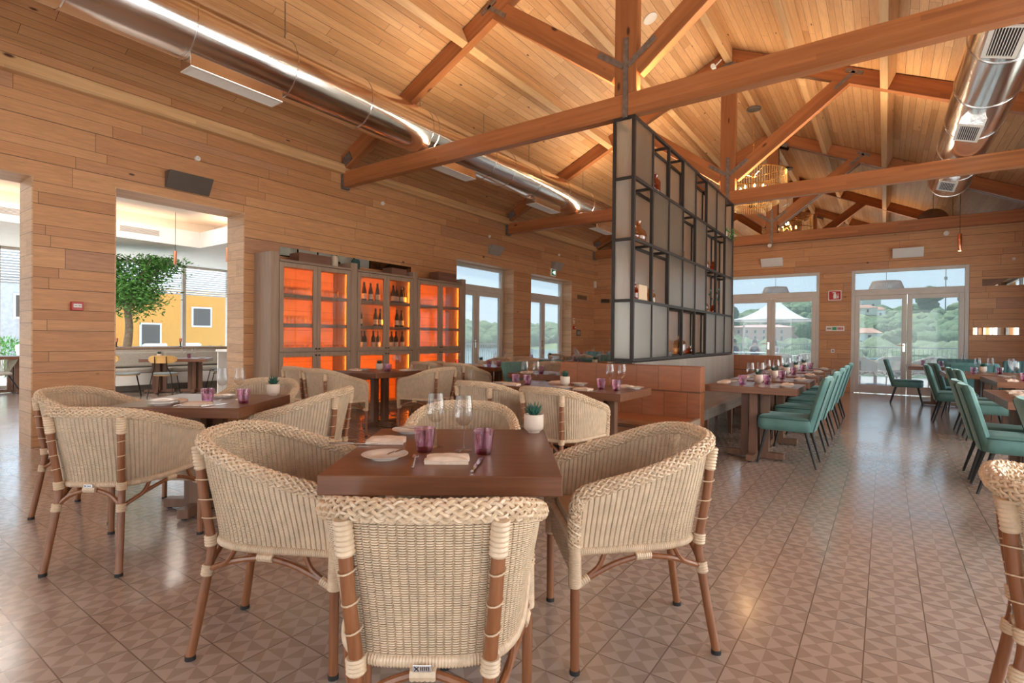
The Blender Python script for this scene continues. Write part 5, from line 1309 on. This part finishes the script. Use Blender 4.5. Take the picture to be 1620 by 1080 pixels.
def candle(x, y, l):
    t = thing('candle_lantern', (x, y, .94), 0, l, 'candle holder', 'candle holders on the planter'); MB().lathe([(.035, 0), (.035, .01), (.012, .02), (.012, .10), (.03, .11), (.0001, .11)], 14).build('stand', M['black'], t, smooth=50); MB().lathe([(.028, .11), (.034, .19), (.0001, .19)], 14).build('candle', M['copper'], t, smooth=50)
candle(-13.35, 4.30, 'small black candle holder left of the tree trunk'); candle(-13.35, 5.55, 'small black candle holder right of the tree trunk')
# yellow-backed chairs
PLY = timber('honey_plywood', [(.2, (.60, .33, .09)), (.5, (.70, .42, .14)), (.8, (.76, .48, .18))], knots=0, rough=.4); GP = plain('grey_blue_seat_pad', (.24, .27, .27), .7)
def make_ply():
    t = thing('plywood_back_chair', (0, 0, 0)); m = MB(); A = []; B = []
    for j in range(7):
        v = -1+2*j/6; A.append([]); B.append([])
        for i in range(15):
            u = -1+2*i/14; hh = .075*(1-.25*abs(u)**3); z = .735+v*hh*(1-.55*max(0, abs(u)-.8)/.2); x = .245*u; y = -.235+.11*u*u
            A[-1].append((x, y, z)); B[-1].append((x, y-.012, z))
    m.grid(A); m.grid([r[::-1] for r in B]); m.grid([A[0], B[0]]); m.grid([A[-1], B[-1]]); m.grid([[r[0] for r in A], [r[0] for r in B]]); m.grid([[r[-1] for r in A], [r[-1] for r in B]])
    m.build('backrest', PLY, t, smooth=50)
    poly = [(.21*cos(a)*(1 if abs(cos(a)) < .7 else .98), .01+.20*sin(a)) for a in [2*pi*k/28 for k in range(28)]]
    MB().prism(poly, .425, .47).build('seat_pad', GP, t, bevel=.016, seg=3); MB().prism([(x*.96, y*.96) for x, y in poly], .412, .425).build('seat_board', PLY, t)
    for s_ in (-1, 1):
        MB().tube(cat_rom([(s_*.215, -.27, 0), (s_*.165, -.19, .41), (s_*.105, -.235, .60), (s_*.10, -.252, .79)], 5), .009, 8).build('rear_leg', M['black'], t, smooth=True); MB().tube([(s_*.15, .15, .42), (s_*.205, .225, 0)], .009, 8).build('front_leg', M['black'], t, smooth=True)
    MB().tube([(-.16, .16, .40), (.16, .16, .40)], .007, 6).build('cross_bar', M['black'], t)
    return t
PLC = make_ply()
def ply(x, y, deg, l): return place(PLC, (x, y, 0), radians(deg-90), l, 'chair', 'plywood chairs in the bright room')
TBR = 'tables in the bright room'
table(-.60, .60, -.36, .36, 'light walnut table in front of the planter bench in the bright room', radians(55), .72, (-12.15, 5.0), TBR)
ply(-12.02, 4.05, 70, 'leftmost yellow-backed chair in the bright room, in side view'); ply(-11.52, 4.52, 140, 'yellow-backed chair in the bright room with its back squarely to us'); ply(-11.62, 5.72, 215, 'yellow-backed chair right of the table in the bright room, facing left'); ply(-12.38, 6.0, -70, 'yellow-backed chair behind the table in the bright room')
pot(-12.4, 4.75, 'succulent in the bright room on the table below the tree', .7202); wine(-12.0, 5.05, 'left wine glass on the table in the bright room', .7202); wine(-11.9, 5.2, 'right wine glass on the table in the bright room', .7202); plate(-11.85, 5.35, 'plate on the table in the bright room', .7202); tumb(-12.1, 5.2, 'purple tumbler on the table in the bright room', .7202)
table(-.6, .6, -.35, .35, 'light walnut table farther back in the bright room, by the glass wall', radians(90), .74, (-14.3, 6.75), TBR)
ply(-13.8, 6.45, 180, 'yellow-backed chair at the table by the glass wall, nearer one'); ply(-13.8, 7.1, 180, 'yellow-backed chair at the table by the glass wall, farther one'); wine(-14.2, 6.6, 'left wine glass on the table by the glass wall', .7402); wine(-14.25, 6.9, 'right wine glass on the table by the glass wall', .7402); tumb(-14.15, 6.75, 'purple tumbler on the table by the glass wall', .7402); pot(-14.2, 7.15, 'succulent on the table by the glass wall', .7402)
# white side stand at the right of the second opening, and a high table with stools
t = thing('service_station', (-10.1, 4.95, 0), 0, 'tall white service stand at the right edge of the second opening', 'stand')
MB().box(-.22, .22, -.02, .35, .0, .04).build('base', WH, t); MB().box(-.22, -.18, -.02, .35, .04, .90).build('side_panel', WH, t); MB().box(.18, .22, -.02, .35, .04, .90).build('side_panel', WH, t); MB().box(-.25, .25, -.04, .37, .90, .94).build('top', WH, t, bevel=.004)
# woven chair and table at the far left opening
RP = plain('grey_green_rope', (.30, .29, .22), .8, var=.12, scale=40)
t = thing('rope_armchair', (-13.95, 2.55, 0), radians(-60), 'grey rope armchair seen through the left opening', 'chair'); m = MB()
for k in range(46):
    a = pi*(-.12+1.24*k/45); m.tube(cat_rom([(.30*cos(a), -.32*sin(a)+.02, .82-.14*(abs(cos(a))**2)), (.27*cos(a), -.28*sin(a)+.02, .62), (.16*cos(a), -.16*sin(a)+.02, .42)], 4), .006, 5)
m.build('rope_shell', RP, t); MB().lathe([(.22, .40), (.23, .43), (.2, .46), (.0001, .46)], 24).build('seat_pad', PAD, t, smooth=50)
for sx_, sy_ in ((1, 1), (-1, 1), (1, -1), (-1, -1)): MB().tube([(sx_*.12, sy_*.12, .41), (sx_*.27, sy_*.27, 0)], [.016, .010], 8).build('leg', M['black'], t)
table(-14.9, -14.2, 2.6, 3.3, 'light wooden table seen through the left opening beside the rope chair', group=TBR)

# ------------------------------------------------------------------ courtyard outside the bright room
STONE = plain('pale_terrace_stone', (.62, .58, .52), .8, var=.06, scale=3)
GW = plain('pale_grey_render', (.55, .53, .52), .8); OR = plain('orange_render', (.74, .31, .055), .75, var=.03)
struct(MB().box(-60, LX0-.1, -30, 8.15, -.25, -.03).build('ground_courtyard', STONE))
def building(name, x0, x1, y0, y1, z1, mt, label, wins, roof=None, face='x', z0=-.03):
    t = thing(name, ((x0+x1)/2, (y0+y1)/2, z0), 0, label, 'building'); a, b, h = (x1-x0)/2, (y1-y0)/2, z1-z0
    MB().box(-a, a, -b, b, 0, h).build('walls', mt, t)
    if roof:
        rm, rh = roof; MB().extr([(-a-.3, -b-.3, h), (a+.3, -b-.3, h), (a*.55, 0, h+rh) if False else (a+.3, b+.3, h), (-a-.3, b+.3, h)], (0, 0, .12)).build('eaves', rm, t)
        m = MB(); m.add([(-a-.3, -b-.3, h+.12), (a+.3, -b-.3, h+.12), (a+.3, b+.3, h+.12), (-a-.3, b+.3, h+.12), (-a*.5, 0, h+rh), (a*.5, 0, h+rh)], [(0, 1, 5, 4), (2, 3, 4, 5), (1, 2, 5), (3, 0, 4), (0, 3, 2, 1)]); m.build('roof', rm, t)
    for (u, v, w_, h_) in wins:
        fr = MB(); g = MB()
        if face == 'x': fr.box(a, a+.06, u-w_/2, u+w_/2, v, v+h_); g.box(a+.06, a+.08, u-w_/2+.08, u+w_/2-.08, v+.08, v+h_-.08)
        else: fr.box(u-w_/2, u+w_/2, -b-.06, -b, v, v+h_); g.box(u-w_/2+w_*.08, u+w_/2-w_*.08, -b-.08, -b-.06, v+h_*.06, v+h_-h_*.06)
        f = fr.build('window', M['white'], t); g.build('pane', M['greyd'], f)
    return t
building('orange_building', -33, -28, 9.3, 18, 3.45, OR, 'orange rendered building seen through the glass wall of the bright room', [(-1.05, 1.65, .95, 1.0), (-3.3, .3, .9, 1.5), (3.2, 1.2, 1.0, 1.4)])
building('grey_house', -40, -31, 3.0, 8.6, 4.4, GW, 'pale grey building left of the orange one behind the tree', [(1.2, 1.9, 1.6, 1.1), (-1.0, .3, 1.0, 2.0), (2.6, .3, 1.0, 2.0)])
building('white_house', -30, -23.5, -6, 3.4, 3.6, WH, 'white building with dark doors seen through the left opening', [(4.2-1.9, .05, .9, 2.2), (4.2-.5, .05, .9, 2.2), (0, .05, .9, 2.2)])
# pergola louvres
t = thing('louvre_pergola', (-16.9, 2.5, 0), 0, 'white louvred pergola outside the glass wall of the bright room', 'pergola')
for k in range(13): MB().bar((.0, -6, 2.42+.065*k), (.0, 6, 2.42+.065*k), .10, .012, up=(.5, 0, 1)).build('louvre', M['frame'], t)
for y in (-5.9, -2.0, 2.0, 5.9): MB().box(-.08, -.02+.1, y-.05, y+.05, -.03, 3.3).build('post', M['frame'], t)
CW_ = plain('white_outdoor_cushion', (.80, .78, .75), .85, var=.03)
def lounge(x, y, deg, l):
    t = thing('lounge_armchair', (x, y, -.03), radians(deg-90), l, 'chair', 'white lounge chairs in the courtyard')
    MB().box(-.42, .42, -.40, .40, .22, .44).build('seat_cushion', CW_, t, bevel=.06, seg=3); MB().bar((0, -.34, .42), (0, -.52, .95), .80, .16, up=(0, 1, 0)).build('back_cushion', CW_, t, bevel=.05, seg=3)
    for s_ in (-1, 1):
        MB().box(s_*.48-.06, s_*.48+.06, -.42, .40, .10, .60).build('arm', CW_, t, bevel=.04, seg=3)
        for q in (-.36, .34): MB().box(s_*.40-.03, s_*.40+.03, q-.03, q+.03, 0, .22).build('leg', M['tleg'], t)
lounge(-18.6, 7.35, 20, 'white lounge chair outside the glass wall behind the mullion')
lounge(-20.3, 8.4, 200, 'white lounge chair outside, farthest right'); lounge(-17.9, 4.25, 20, 'white lounge chair outside, left of the tree trunk'); lounge(-18.6, 2.9, 10, 'white lounge chair outside, seen through the left opening')
def bush(loc_, r, seed, l, mt, cat_='plant', name='leafy_shrub'):
    rr = random.Random(seed); f = MB()
    for k in range(900):
        d = Vector((rr.gauss(0, 1), rr.gauss(0, 1), rr.gauss(0, 1))).normalized()*r*rr.uniform(.6, 1); c = Vector((d.x, d.y, r*.95+d.z*.95)); s_ = .055*rr.uniform(.7, 1.3); e_ = d.cross(Vector((rr.uniform(-1, 1), rr.uniform(-1, 1), rr.uniform(-1, 1)))).normalized(); q = (d.normalized()+e_.cross(d).normalized()*rr.uniform(-1, 1)).normalized()
        f.add([c-q*s_, c+e_*s_*.45, c+q*s_, c-e_*s_*.45, c+Vector((0, 0, s_*.2))], [(0, 1, 4), (1, 2, 4), (2, 3, 4), (3, 0, 4)])
    for k in range(7): f.tube([(0, 0, 0), (r*.5*cos(k), r*.5*sin(k), r*1.2)], .012, 5)
    return tag(f.build(name, mt, loc=loc_), l, cat_, 'courtyard shrubs')
bush((-20.5, 3.95, -.03), .62, 3, 'green shrub outside the glass wall at the right of the left opening', LEAF2); bush((-20.2, 2.9, -.03), .5, 5, 'green shrub outside the glass wall at the left edge of the picture', LEAF2); bush((-24, 6.2, -.03), .8, 6, 'yellow-green shrub outside behind the tree trunk', LEAF2)

# ------------------------------------------------------------------ terrace outside the far wall and the left doors
TER = planks('pale_terrace_paving', 'X', 'Y', .6, 1.2, [(0, (.50, .46, .41)), (1, (.56, .52, .46))], knots=0, warp=0, rough=.7, bumpy=.1, seam=.3)
m = MB(); m.box(-13.4, 9, YW+.2, 22.3, -.25, -.02); m.box(-13.4, -1.6, 22.3, 36, -.25, -.02); m.box(-11.3, XL-WT, LY1+.12, YW+.2, -.25, -.02); struct(m.build('ground_terrace', TER))
RAIL = plain('grey_rail_metal', (.30, .31, .32), .45, .3)
def railing(p, q, l):
    p, q = Vector(p), Vector(q); L = (q-p).length; d = (q-p).normalized(); t = thing('terrace_railing', p, atan2(d.y, d.x), l, 'railing')
    MB().box(0, L, -.025, .025, 1.0, 1.035).build('top_rail', RAIL, t); MB().box(0, L, -.012, .012, .10, .125).build('bottom_rail', RAIL, t)
    n = int(L/.12); m = MB()
    for k in range(n+1): m.box(k*L/n-.007, k*L/n+.007, -.007, .007, .125, 1.0)
    m.build('balusters', RAIL, t)['kind'] = 'stuff'
    n = max(2, int(L/1.8))
    for k in range(n+1): MB().box(k*L/n-.022, k*L/n+.022, -.022, .022, .0, 1.0).build('post', RAIL, t)
railing((-1.6, 22.2, -.02), (8.9, 22.2, -.02), 'grey metal terrace railing beyond the right glazed door'); railing((-11.2, 8.4, -.02), (-11.2, 15.2, -.02), 'grey metal terrace railing beyond the left glazed doors'); railing((-13.3, 35.9, -.02), (-1.6, 35.9, -.02), 'distant grey terrace railing behind the white canopy')
def outpend(x, y, z, r, l):
    t = thing('woven_pendant', (x, y, z), 0, l, 'pendant lamp', 'woven pendants outside'); m = MB(); h = .26
    for k in range(56):
        a = 2*pi*k/56; m.tube([(r*.78*cos(a), r*.78*sin(a), h), (r*.92*cos(a+.05), r*.92*sin(a+.05), h*.5), (r*cos(a), r*sin(a), 0)], .006, 4)
    for j in range(9):
        q = j/8; rr_ = r*(.78+.22*(1-q)); m.tube([(rr_*cos(a), rr_*sin(a), h*q) for a in [2*pi*k/36 for k in range(36)]], .007, 4, closed=True)
    m.build('woven_shade', M['cushion'], t); MB().lathe([(r*.78, h), (r*.4, h+.015), (.0001, h+.015)], 30, cap0=False).build('shade_top', M['cushion'], t)
    MB().tube([(0, 0, h), (0, 0, zroof(x)-z)], .006, 5).build('cord', M['grey'], t)
outpend(-2.51, 16.3, 2.43, .36, 'woven pendant lamp outside the left glazed far door'); outpend(.015, 16.3, 2.46, .38, 'woven pendant lamp outside the right glazed far door')
# terrace furniture
WT2 = plain('white_wicker', (.74, .70, .62), .5, var=.05)
WG = 'wicker armchairs on the terrace'
for (x, y, d, l) in ((-.55, 17.1, 60, 'pale wicker armchair on the terrace at the left of the right glazed door'), (.12, 17.35, 110, 'second pale wicker armchair on the terrace through the right door'), (.95, 17.6, 130, 'third pale wicker armchair on the terrace behind the door table'), (-2.6, 18.2, 90, 'wicker armchair on the terrace through the left far door, left one'), (-1.9, 18.4, 90, 'wicker armchair on the terrace through the left far door, right one'),
                    (-9.9, 10.9, 180, 'pale wicker armchair on the terrace outside the first left door'), (-9.9, 13.7, 180, 'pale wicker armchair on the terrace outside the second left door')): place(WCHW, (x, y, -.02), radians(d-90), l, 'chair', WG)
TL = plain('teal_table_top', (.10, .24, .24), .4)
def ttable(x, y, w_, d_, l, mt):
    t = thing('terrace_table', (x, y, -.02), 0, l, 'table', 'terrace tables'); MB().box(-w_/2, w_/2, -d_/2, d_/2, .72, .75).build('tabletop', mt, t, bevel=.004)
    MB().lathe([(.24, 0), (.24, .02), (.03, .04), (.03, .72)], 16).build('pedestal', M['grey'], t, smooth=50)
ttable(-.2, 18.25, 1.5, .8, 'teal-topped terrace table behind the pale armchairs', TL); ttable(-2.3, 19.1, 1.4, .7, 'pale terrace table through the left far door', M['white']); ttable(1.6, 19.0, 1.4, .8, 'pale terrace table behind the right door', M['white']); ttable(-4.6, 23.0, 2.2, 1.0, 'long pale terrace table in front of the seated people', M['white'])
# white tension canopy
CAN = plain('white_canopy_fabric', (.86, .85, .82), .8, var=.02)
def canopy(c, half, ze, zp, l):
    t = thing('sail_canopy', (c[0], c[1], -.02), 0, l, 'canopy', 'white canopies'); rows = []; N = 48
    for j in range(13):
        q = j/12; row = []
        for k in range(N+1):
            a = 2*pi*k/N; e = max(abs(cos(a)), abs(sin(a))); sq = half/e; dip = 1-.13*sin(2*a)**2*0-.12*(1-abs(sin(2*a)))
            R_ = .06+(sq*dip-.06)*q; z = ze+(zp-ze)*(1-q)**1.9+.06*(1-abs(sin(2*a)))*q
            row.append((R_*cos(a), R_*sin(a), z))
        rows.append(row)
    MB().grid(rows).build('sail', CAN, t, smooth=True, solid=.012)
    for sx_ in (-1, 1):
        for sy_ in (-1, 1): MB().tube([(sx_*half*1.04, sy_*half*1.04, 0), (sx_*half, sy_*half, ze+.02)], .045, 8).build('pole', M['frame'], t)
    MB().tube([(0, 0, ze+.25), (0, 0, zp+.05)], .05, 8).build('mast_top', M['frame'], t)
    m = MB()
    for a, b in (((-1, -1), (1, -1)), ((1, -1), (1, 1)), ((1, 1), (-1, 1)), ((-1, 1), (-1, -1))): m.tube([(a[0]*half, a[1]*half, ze-.02), (b[0]*half, b[1]*half, ze-.02)], .03, 6)
    m.build('edge_frame', M['frame'], t)
canopy((-4.35, 28.2), 1.75, 2.2, 3.25, 'white peaked sail canopy on the terrace through the left far door'); canopy((-10.4, 33.0), 1.9, 2.2, 3.4, 'white sail canopy far off on the terrace, hidden mostly by the shelving')
t = thing('parasol', (-10.35, 9.35, -.02), 0, 'white parasol outside the first left glazed door', 'parasol')
m = MB(); rows = [[(r_*cos(2*pi*k/8), r_*sin(2*pi*k/8), z) for k in range(9)] for r_, z in ((.02, 2.75), (.7, 2.48), (1.45, 2.12), (1.45, 1.98))]; m.grid(rows); m.build('canopy', CAN, t, solid=.008); MB().tube([(0, 0, 0), (0, 0, 2.78)], .025, 10).build('pole', M['frame'], t); MB().lathe([(.28, 0), (.28, .06), (.04, .09)], 20).build('base', M['grey'], t)
for k in range(8): a = 2*pi*k/8; MB().tube([(.03*cos(a), .03*sin(a), 2.70), (1.42*cos(a), 1.42*sin(a), 2.10)], .008, 5).build('rib', M['frame'], t)

# people seated far out on the terrace
SK = plain('skin', (.60, .36, .26), .6); HR = plain('dark_brown_hair', (.045, .028, .02), .6)
def person(loc_, deg, shirt, label, lean=0):
    t = thing('seated_person', loc_, radians(deg-90), label, 'person')
    J = [(0, 0, .48), (0, .0, .70), (0, .03, .93), (0, .04, 1.02), (0, .07, 1.12), (0, .08, 1.22)]; R_ = [.15, .135, .14, .06, .085, .07]
    V = list(J); E_ = [(i, i+1) for i in range(5)]; RR = list(R_)
    for s_ in (-1, 1):
        b = len(V); V += [(s_*.17, .03, .92), (s_*.23, .08, .70), (s_*.16, .30, .74), (s_*.13, .36, .76)]; RR += [.065, .05, .038, .03]; E_ += [(2, b), (b, b+1), (b+1, b+2), (b+2, b+3)]
        b = len(V); V += [(s_*.10, .10, .47), (s_*.13, .44, .48), (s_*.13, .46, .10), (s_*.13, .56, .05)]; RR += [.10, .075, .05, .04]; E_ += [(0, b), (b, b+1), (b+1, b+2), (b+2, b+3)]
    me = bpy.data.meshes.new('body'); me.from_pydata(V, E_, []); o = bpy.data.objects.new('body', me); col.objects.link(o); o.parent = t
    sk = o.modifiers.new('skin', 'SKIN'); sv = me.skin_vertices[0].data
    for i, r_ in enumerate(RR): sv[i].radius = (r_, r_*.8)
    sv[0].use_root = True; su = o.modifiers.new('sub', 'SUBSURF'); su.levels = 2; su.render_levels = 2; me.materials.append(SK)
    MB().lathe([(.155, .44), (.16, .55), (.15, .70), (.165, .86), (.13, .96), (.075, .985)], 18, (0, .02, 0), cap0=True, cap1=False, mod=lambda a, z: 1+.15*abs(cos(a))).build('shirt', shirt, t, smooth=True)
    h = MB(); rows = []
    for j in range(9):
        q = pi*j/8*.62; rows.append([(.098*sin(q)*cos(2*pi*k/16), .065+.105*sin(q)*sin(2*pi*k/16)-.02*(j/8), 1.17+.135*cos(q)-(.10*(j/8) if sin(2*pi*k/16) < .2 else 0)) for k in range(17)])
    h.grid(rows); h.build('hair', HR, t, smooth=True, solid=.01)
    f = MB(); f.lathe([(.0001, .02), (.013, 0), (.0001, -.012)], 8, (0, .152, 1.155)); f.build('nose', SK, t)
    return t
SHW = plain('white_shirt', (.8, .78, .75), .8); SHD = plain('dark_shirt', (.05, .05, .06), .8)
person((-5.35, 24.2, -.02), -60, SHD, 'person in a dark top seated at the far terrace table, leftmost of three'); person((-4.55, 24.55, -.02), -95, SHD, 'person in a dark shirt seated at the far terrace table, middle of three'); person((-3.7, 24.2, -.02), -140, SHW, 'person in a white top seated at the far terrace table, rightmost of three')
for (x, y, d) in ((-4.95, 23.9, -60), (-4.55, 24.0, -100), (-3.95, 23.8, -140)):
    pass
def stool(x, y, l):
    t = thing('terrace_stool', (x, y, -.02), 0, l, 'stool', 'stools under the seated people'); MB().lathe([(.19, .36), (.20, .38), (.19, .41), (.0001, .41)], 18).build('seat', M['grey'], t, smooth=50)
    for k in range(4): a = pi/4+pi*k/2; MB().tube([(.13*cos(a), .13*sin(a), .37), (.17*cos(a), .17*sin(a), 0)], .012, 6).build('leg', M['grey'], t)
stool(-5.35, 24.2, 'stool under the leftmost seated person'); stool(-4.55, 24.55, 'stool under the middle seated person'); stool(-3.7, 24.2, 'stool under the rightmost seated person')

# ------------------------------------------------------------------ landscape
def sstep(a, b, x): t_ = min(1, max(0, (x-a)/(b-a))); return t_*t_*(3-2*t_)
def lerp_tab(tab, x):
    if x <= tab[0][0]: return tab[0][1]
    for (a, u), (b, v) in zip(tab, tab[1:]):
        if x <= b: return u+(v-u)*(x-a)/(b-a)
    return tab[-1][1]
RT = [(20, -3), (100, -1.6), (150, -.9), (172, .3), (250, 6.0), (330, 12.5), (420, 19), (470, 20), (560, 18)]
LT = [(20, -9), (250, -9), (272, -3.7), (300, -1), (360, 4), (420, 7.5), (480, 8), (560, 6)]
def hz(x, y):
    r = sqrt(x*x+y*y); k = sstep(-.34, -.46, x/max(y, 1)) if y > 1 else 1
    n = noise.noise(Vector((x*.012, y*.012, .3)))*5*sstep(150, 330, r)+noise.noise(Vector((x*.05, y*.05, 2)))*.9*sstep(120, 200, r)
    n += 6.5*sstep(.01, -.04, x/max(y, 1))*sstep(-.22, -.12, x/max(y, 1))*sstep(280, 390, r)
    return lerp_tab(RT, r)*(1-k)+lerp_tab(LT, r)*k+n
rows = []
for i in range(80):
    r = 24*(560/24)**(i/79); rows.append([(r*sin(a), r*cos(a), hz(r*sin(a), r*cos(a))) for a in [radians(-68+96*k/110) for k in range(111)]])
GRS = plain('hazed_meadow_and_scrub', (.20, .26, .10), .9, var=.25, scale=.05)  # paled green, distance haze put into the hill colour
struct(MB().grid(rows).build('ground_hills', GRS, smooth=True))
WATER = NG('river_water'); tcw = WATER.n('ShaderNodeTexCoord'); nw = WATER.noise(tcw.outputs['Object'], .6, 4)
M['water'] = WATER.pbr((.30, .42, .48), .12, 0, WATER.bump(nw, .25, .3))
struct(MB().box(-420, -13.4, -60, 420, -4.3, -4.0).build('ground_river', M['water']))
ICO = []
def ico(sub):
    bm = bmesh.new(); bmesh.ops.create_icosphere(bm, subdivisions=sub, radius=1); bm.verts.ensure_lookup_table(); v = [x.co.copy() for x in bm.verts]; f = [tuple(q.index for q in p.verts) for p in bm.faces]; bm.free(); return v, f
I2, I3 = ico(2), ico(3)
def blob(m, c, r, seed, ic, sq=.85):
    v, f = ic; s_ = Vector((seed*3.1, seed*1.7, seed*.9)); m.add([(c[0]+r*p.x*(1+.30*noise.noise(p*2.2+s_)), c[1]+r*p.y*(1+.30*noise.noise(p*2.2+s_)), c[2]+r*sq*p.z*(1+.35*noise.noise(p*2.5+s_))) for p in v], f)
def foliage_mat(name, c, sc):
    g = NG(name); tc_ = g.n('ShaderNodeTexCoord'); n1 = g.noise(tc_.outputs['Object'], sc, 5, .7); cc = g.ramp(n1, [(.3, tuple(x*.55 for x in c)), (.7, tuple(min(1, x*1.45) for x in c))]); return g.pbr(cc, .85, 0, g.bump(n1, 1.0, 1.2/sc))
FM = foliage_mat('hazed_woodland_foliage', (.20, .29, .13), 1.6); FD = foliage_mat('hazed_dark_tree_foliage', (.125, .19, .11), 2); FL = foliage_mat('hazed_olive_shrub_foliage', (.27, .33, .17), 3.5)  # greens lightened to stand in for distance haze
rr = random.Random(21); m = MB(); clear = [(-7, 150, 9), (-31, 178, 16), (-20, 200, 8), (22, 400, 13), (41, 410, 13), (-33, 215, 10), (-52, 225, 11), (1, 170, 8), (-17, 165, 9), (34, 470, 6), (.9, 148, 6)] + [(q*y, y+4, 11) for q, y in ((-.088, 330), (-.072, 395), (-.052, 345), (-.045, 410), (-.030, 360), (-.022, 425), (-.010, 380), (-.060, 310))]
for k in range(1500):
    q = rr.uniform(-.36, .24); y = rr.uniform(168, 470); x = q*y
    if -.10 < q < -.005 and y > 300 and rr.random() < .93: continue
    if any((x-a)**2+(y-b)**2 < c*c for a, b, c in clear): continue
    if .0 < q < .12 and 290 < y < 360 and rr.random() < .8: continue
    r = rr.uniform(1.5, 3.4)*(1 if y < 300 else 1.25); blob(m, (x, y, hz(x, y)+r*.5), r, k, I2)
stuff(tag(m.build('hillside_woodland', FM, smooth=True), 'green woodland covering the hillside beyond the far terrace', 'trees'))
m = MB()
for k in range(420):
    q = rr.uniform(-1.25, -.42); r = rr.uniform(275, 470); a = math.atan(q); x, y = r*sin(a), r*cos(a); s_ = rr.uniform(3, 7); blob(m, (x, y, hz(x, y)+s_*.4), s_, k, I2)
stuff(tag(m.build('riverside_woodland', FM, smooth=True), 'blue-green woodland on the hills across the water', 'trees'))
m = MB()
for k in range(320):
    q = rr.uniform(-.28, .22); y = rr.uniform(32, 148)
    if any((q*y-a)**2+(y-b)**2 < c*c for a, b, c in clear): continue
    s_ = rr.uniform(.5, 1.5)*(1+y/150); blob(m, (q*y, y, hz(q*y, y)+s_*.35), s_, k, I2)
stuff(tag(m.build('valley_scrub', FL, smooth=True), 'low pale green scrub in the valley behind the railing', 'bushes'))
def bigtree(x, y, r, n, seed, l, mt, sq=1.0):
    z = hz(x, y); t = thing('round_tree', (x, y, z), 0, l, 'tree'); m = MB(); q = random.Random(seed)
    for k in range(n): a = q.uniform(0, 2*pi); d = r*.55*sqrt(q.random()); blob(m, (d*cos(a), d*sin(a), r*.55+q.uniform(0, 1.1)*r*sq), r*q.uniform(.38, .6), k+seed, I3)
    m.build('crown', mt, t, smooth=True); MB().tube([(0, 0, -.5), (0, 0, r)], r*.08, 8).build('trunk', M['crate'], t)
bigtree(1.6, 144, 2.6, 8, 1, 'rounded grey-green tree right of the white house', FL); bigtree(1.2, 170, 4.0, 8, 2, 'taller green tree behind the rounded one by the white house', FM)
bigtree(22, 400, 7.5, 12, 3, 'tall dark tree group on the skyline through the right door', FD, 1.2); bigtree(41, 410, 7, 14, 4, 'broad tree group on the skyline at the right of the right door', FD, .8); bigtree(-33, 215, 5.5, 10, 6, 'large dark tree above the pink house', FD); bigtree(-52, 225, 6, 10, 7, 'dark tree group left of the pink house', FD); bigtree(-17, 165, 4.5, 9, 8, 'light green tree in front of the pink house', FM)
TR = plain('terracotta_roof', (.56, .30, .20), .8, var=.1, scale=1); PK = plain('pink_render', (.66, .38, .32), .8); CR = plain('cream_render', (.72, .68, .60), .8)
zz = hz(-4, 152)
building('white_house', -7.6, -.6, 149, 156, zz+3.9, M['white'], 'white house with terracotta roof in the valley beyond the right door', [(-2.4, .4, .9, 1.9), (-.6, .4, .9, 1.9), (1.2, .4, .9, 1.9), (-2.4, 2.6, .8, 1.0), (1.2, 2.6, .8, 1.0), (2.8, .4, .9, 1.9)], (TR, 1.3), 'y', zz)
zz = hz(-31, 176)
building('pink_house', -40, -22, 174, 184, zz+4.6, PK, 'long pink house in the valley beyond the left far door', [(k*2.4-6, .6, .8, 1.5) for k in range(6)]+[(k*2.4-6, 2.7, .8, 1.2) for k in range(6)], (PK, 1.0), 'y', zz)
zz = hz(-20, 200)
building('white_house', -21.5, -16, 198, 204, zz+3.2, M['white'], 'small white house right of the pink house', [(-1.5, 1, .9, 1.2), (1.2, 1, .9, 1.2)], (TR, 1.0), 'y', zz)
nm = ['leftmost', 'second', 'third', 'fourth', 'fifth', 'sixth', 'seventh', 'eighth']
for k, (q, y, w_, h_) in enumerate(((-.088, 330, 8, 5), (-.072, 395, 13, 6), (-.052, 345, 9, 5), (-.045, 410, 12, 6), (-.030, 360, 14, 4), (-.022, 425, 14, 7), (-.010, 380, 8, 5), (-.060, 310, 7, 4))):
    x = q*y; z = hz(x, y)-.6; building('village_house', x-w_/2, x+w_/2, y, y+8, z+h_, CR if k % 3 else M['white'], '%s cream village house with terracotta roof on the hill through the right door' % nm[k], [(-w_*.25, 1.5, 1.2, 1.8), (w_*.2, 1.5, 1.2, 1.8)], (TR, 2.0), 'y', z)
x, y = 34, 470; z = hz(x, y); t = thing('radio_mast', (x, y, z), 0, 'thin radio mast on the skyline through the right transom window', 'mast')
MB().tube([(0, 0, 0), (0, 0, 26), (0, 0, 52)], [.45, .28, .1], 6).build('mast', M['grey'], t); MB().lathe([(.9, 0), (.9, 2)], 10, (0, 0, 24)).build('platform', M['grey'], t)

# ------------------------------------------------------------------ finish
for o in USED:
    if '_used' in o: del o['_used']
for o in bpy.data.objects:
    if '_used' in o: del o['_used']
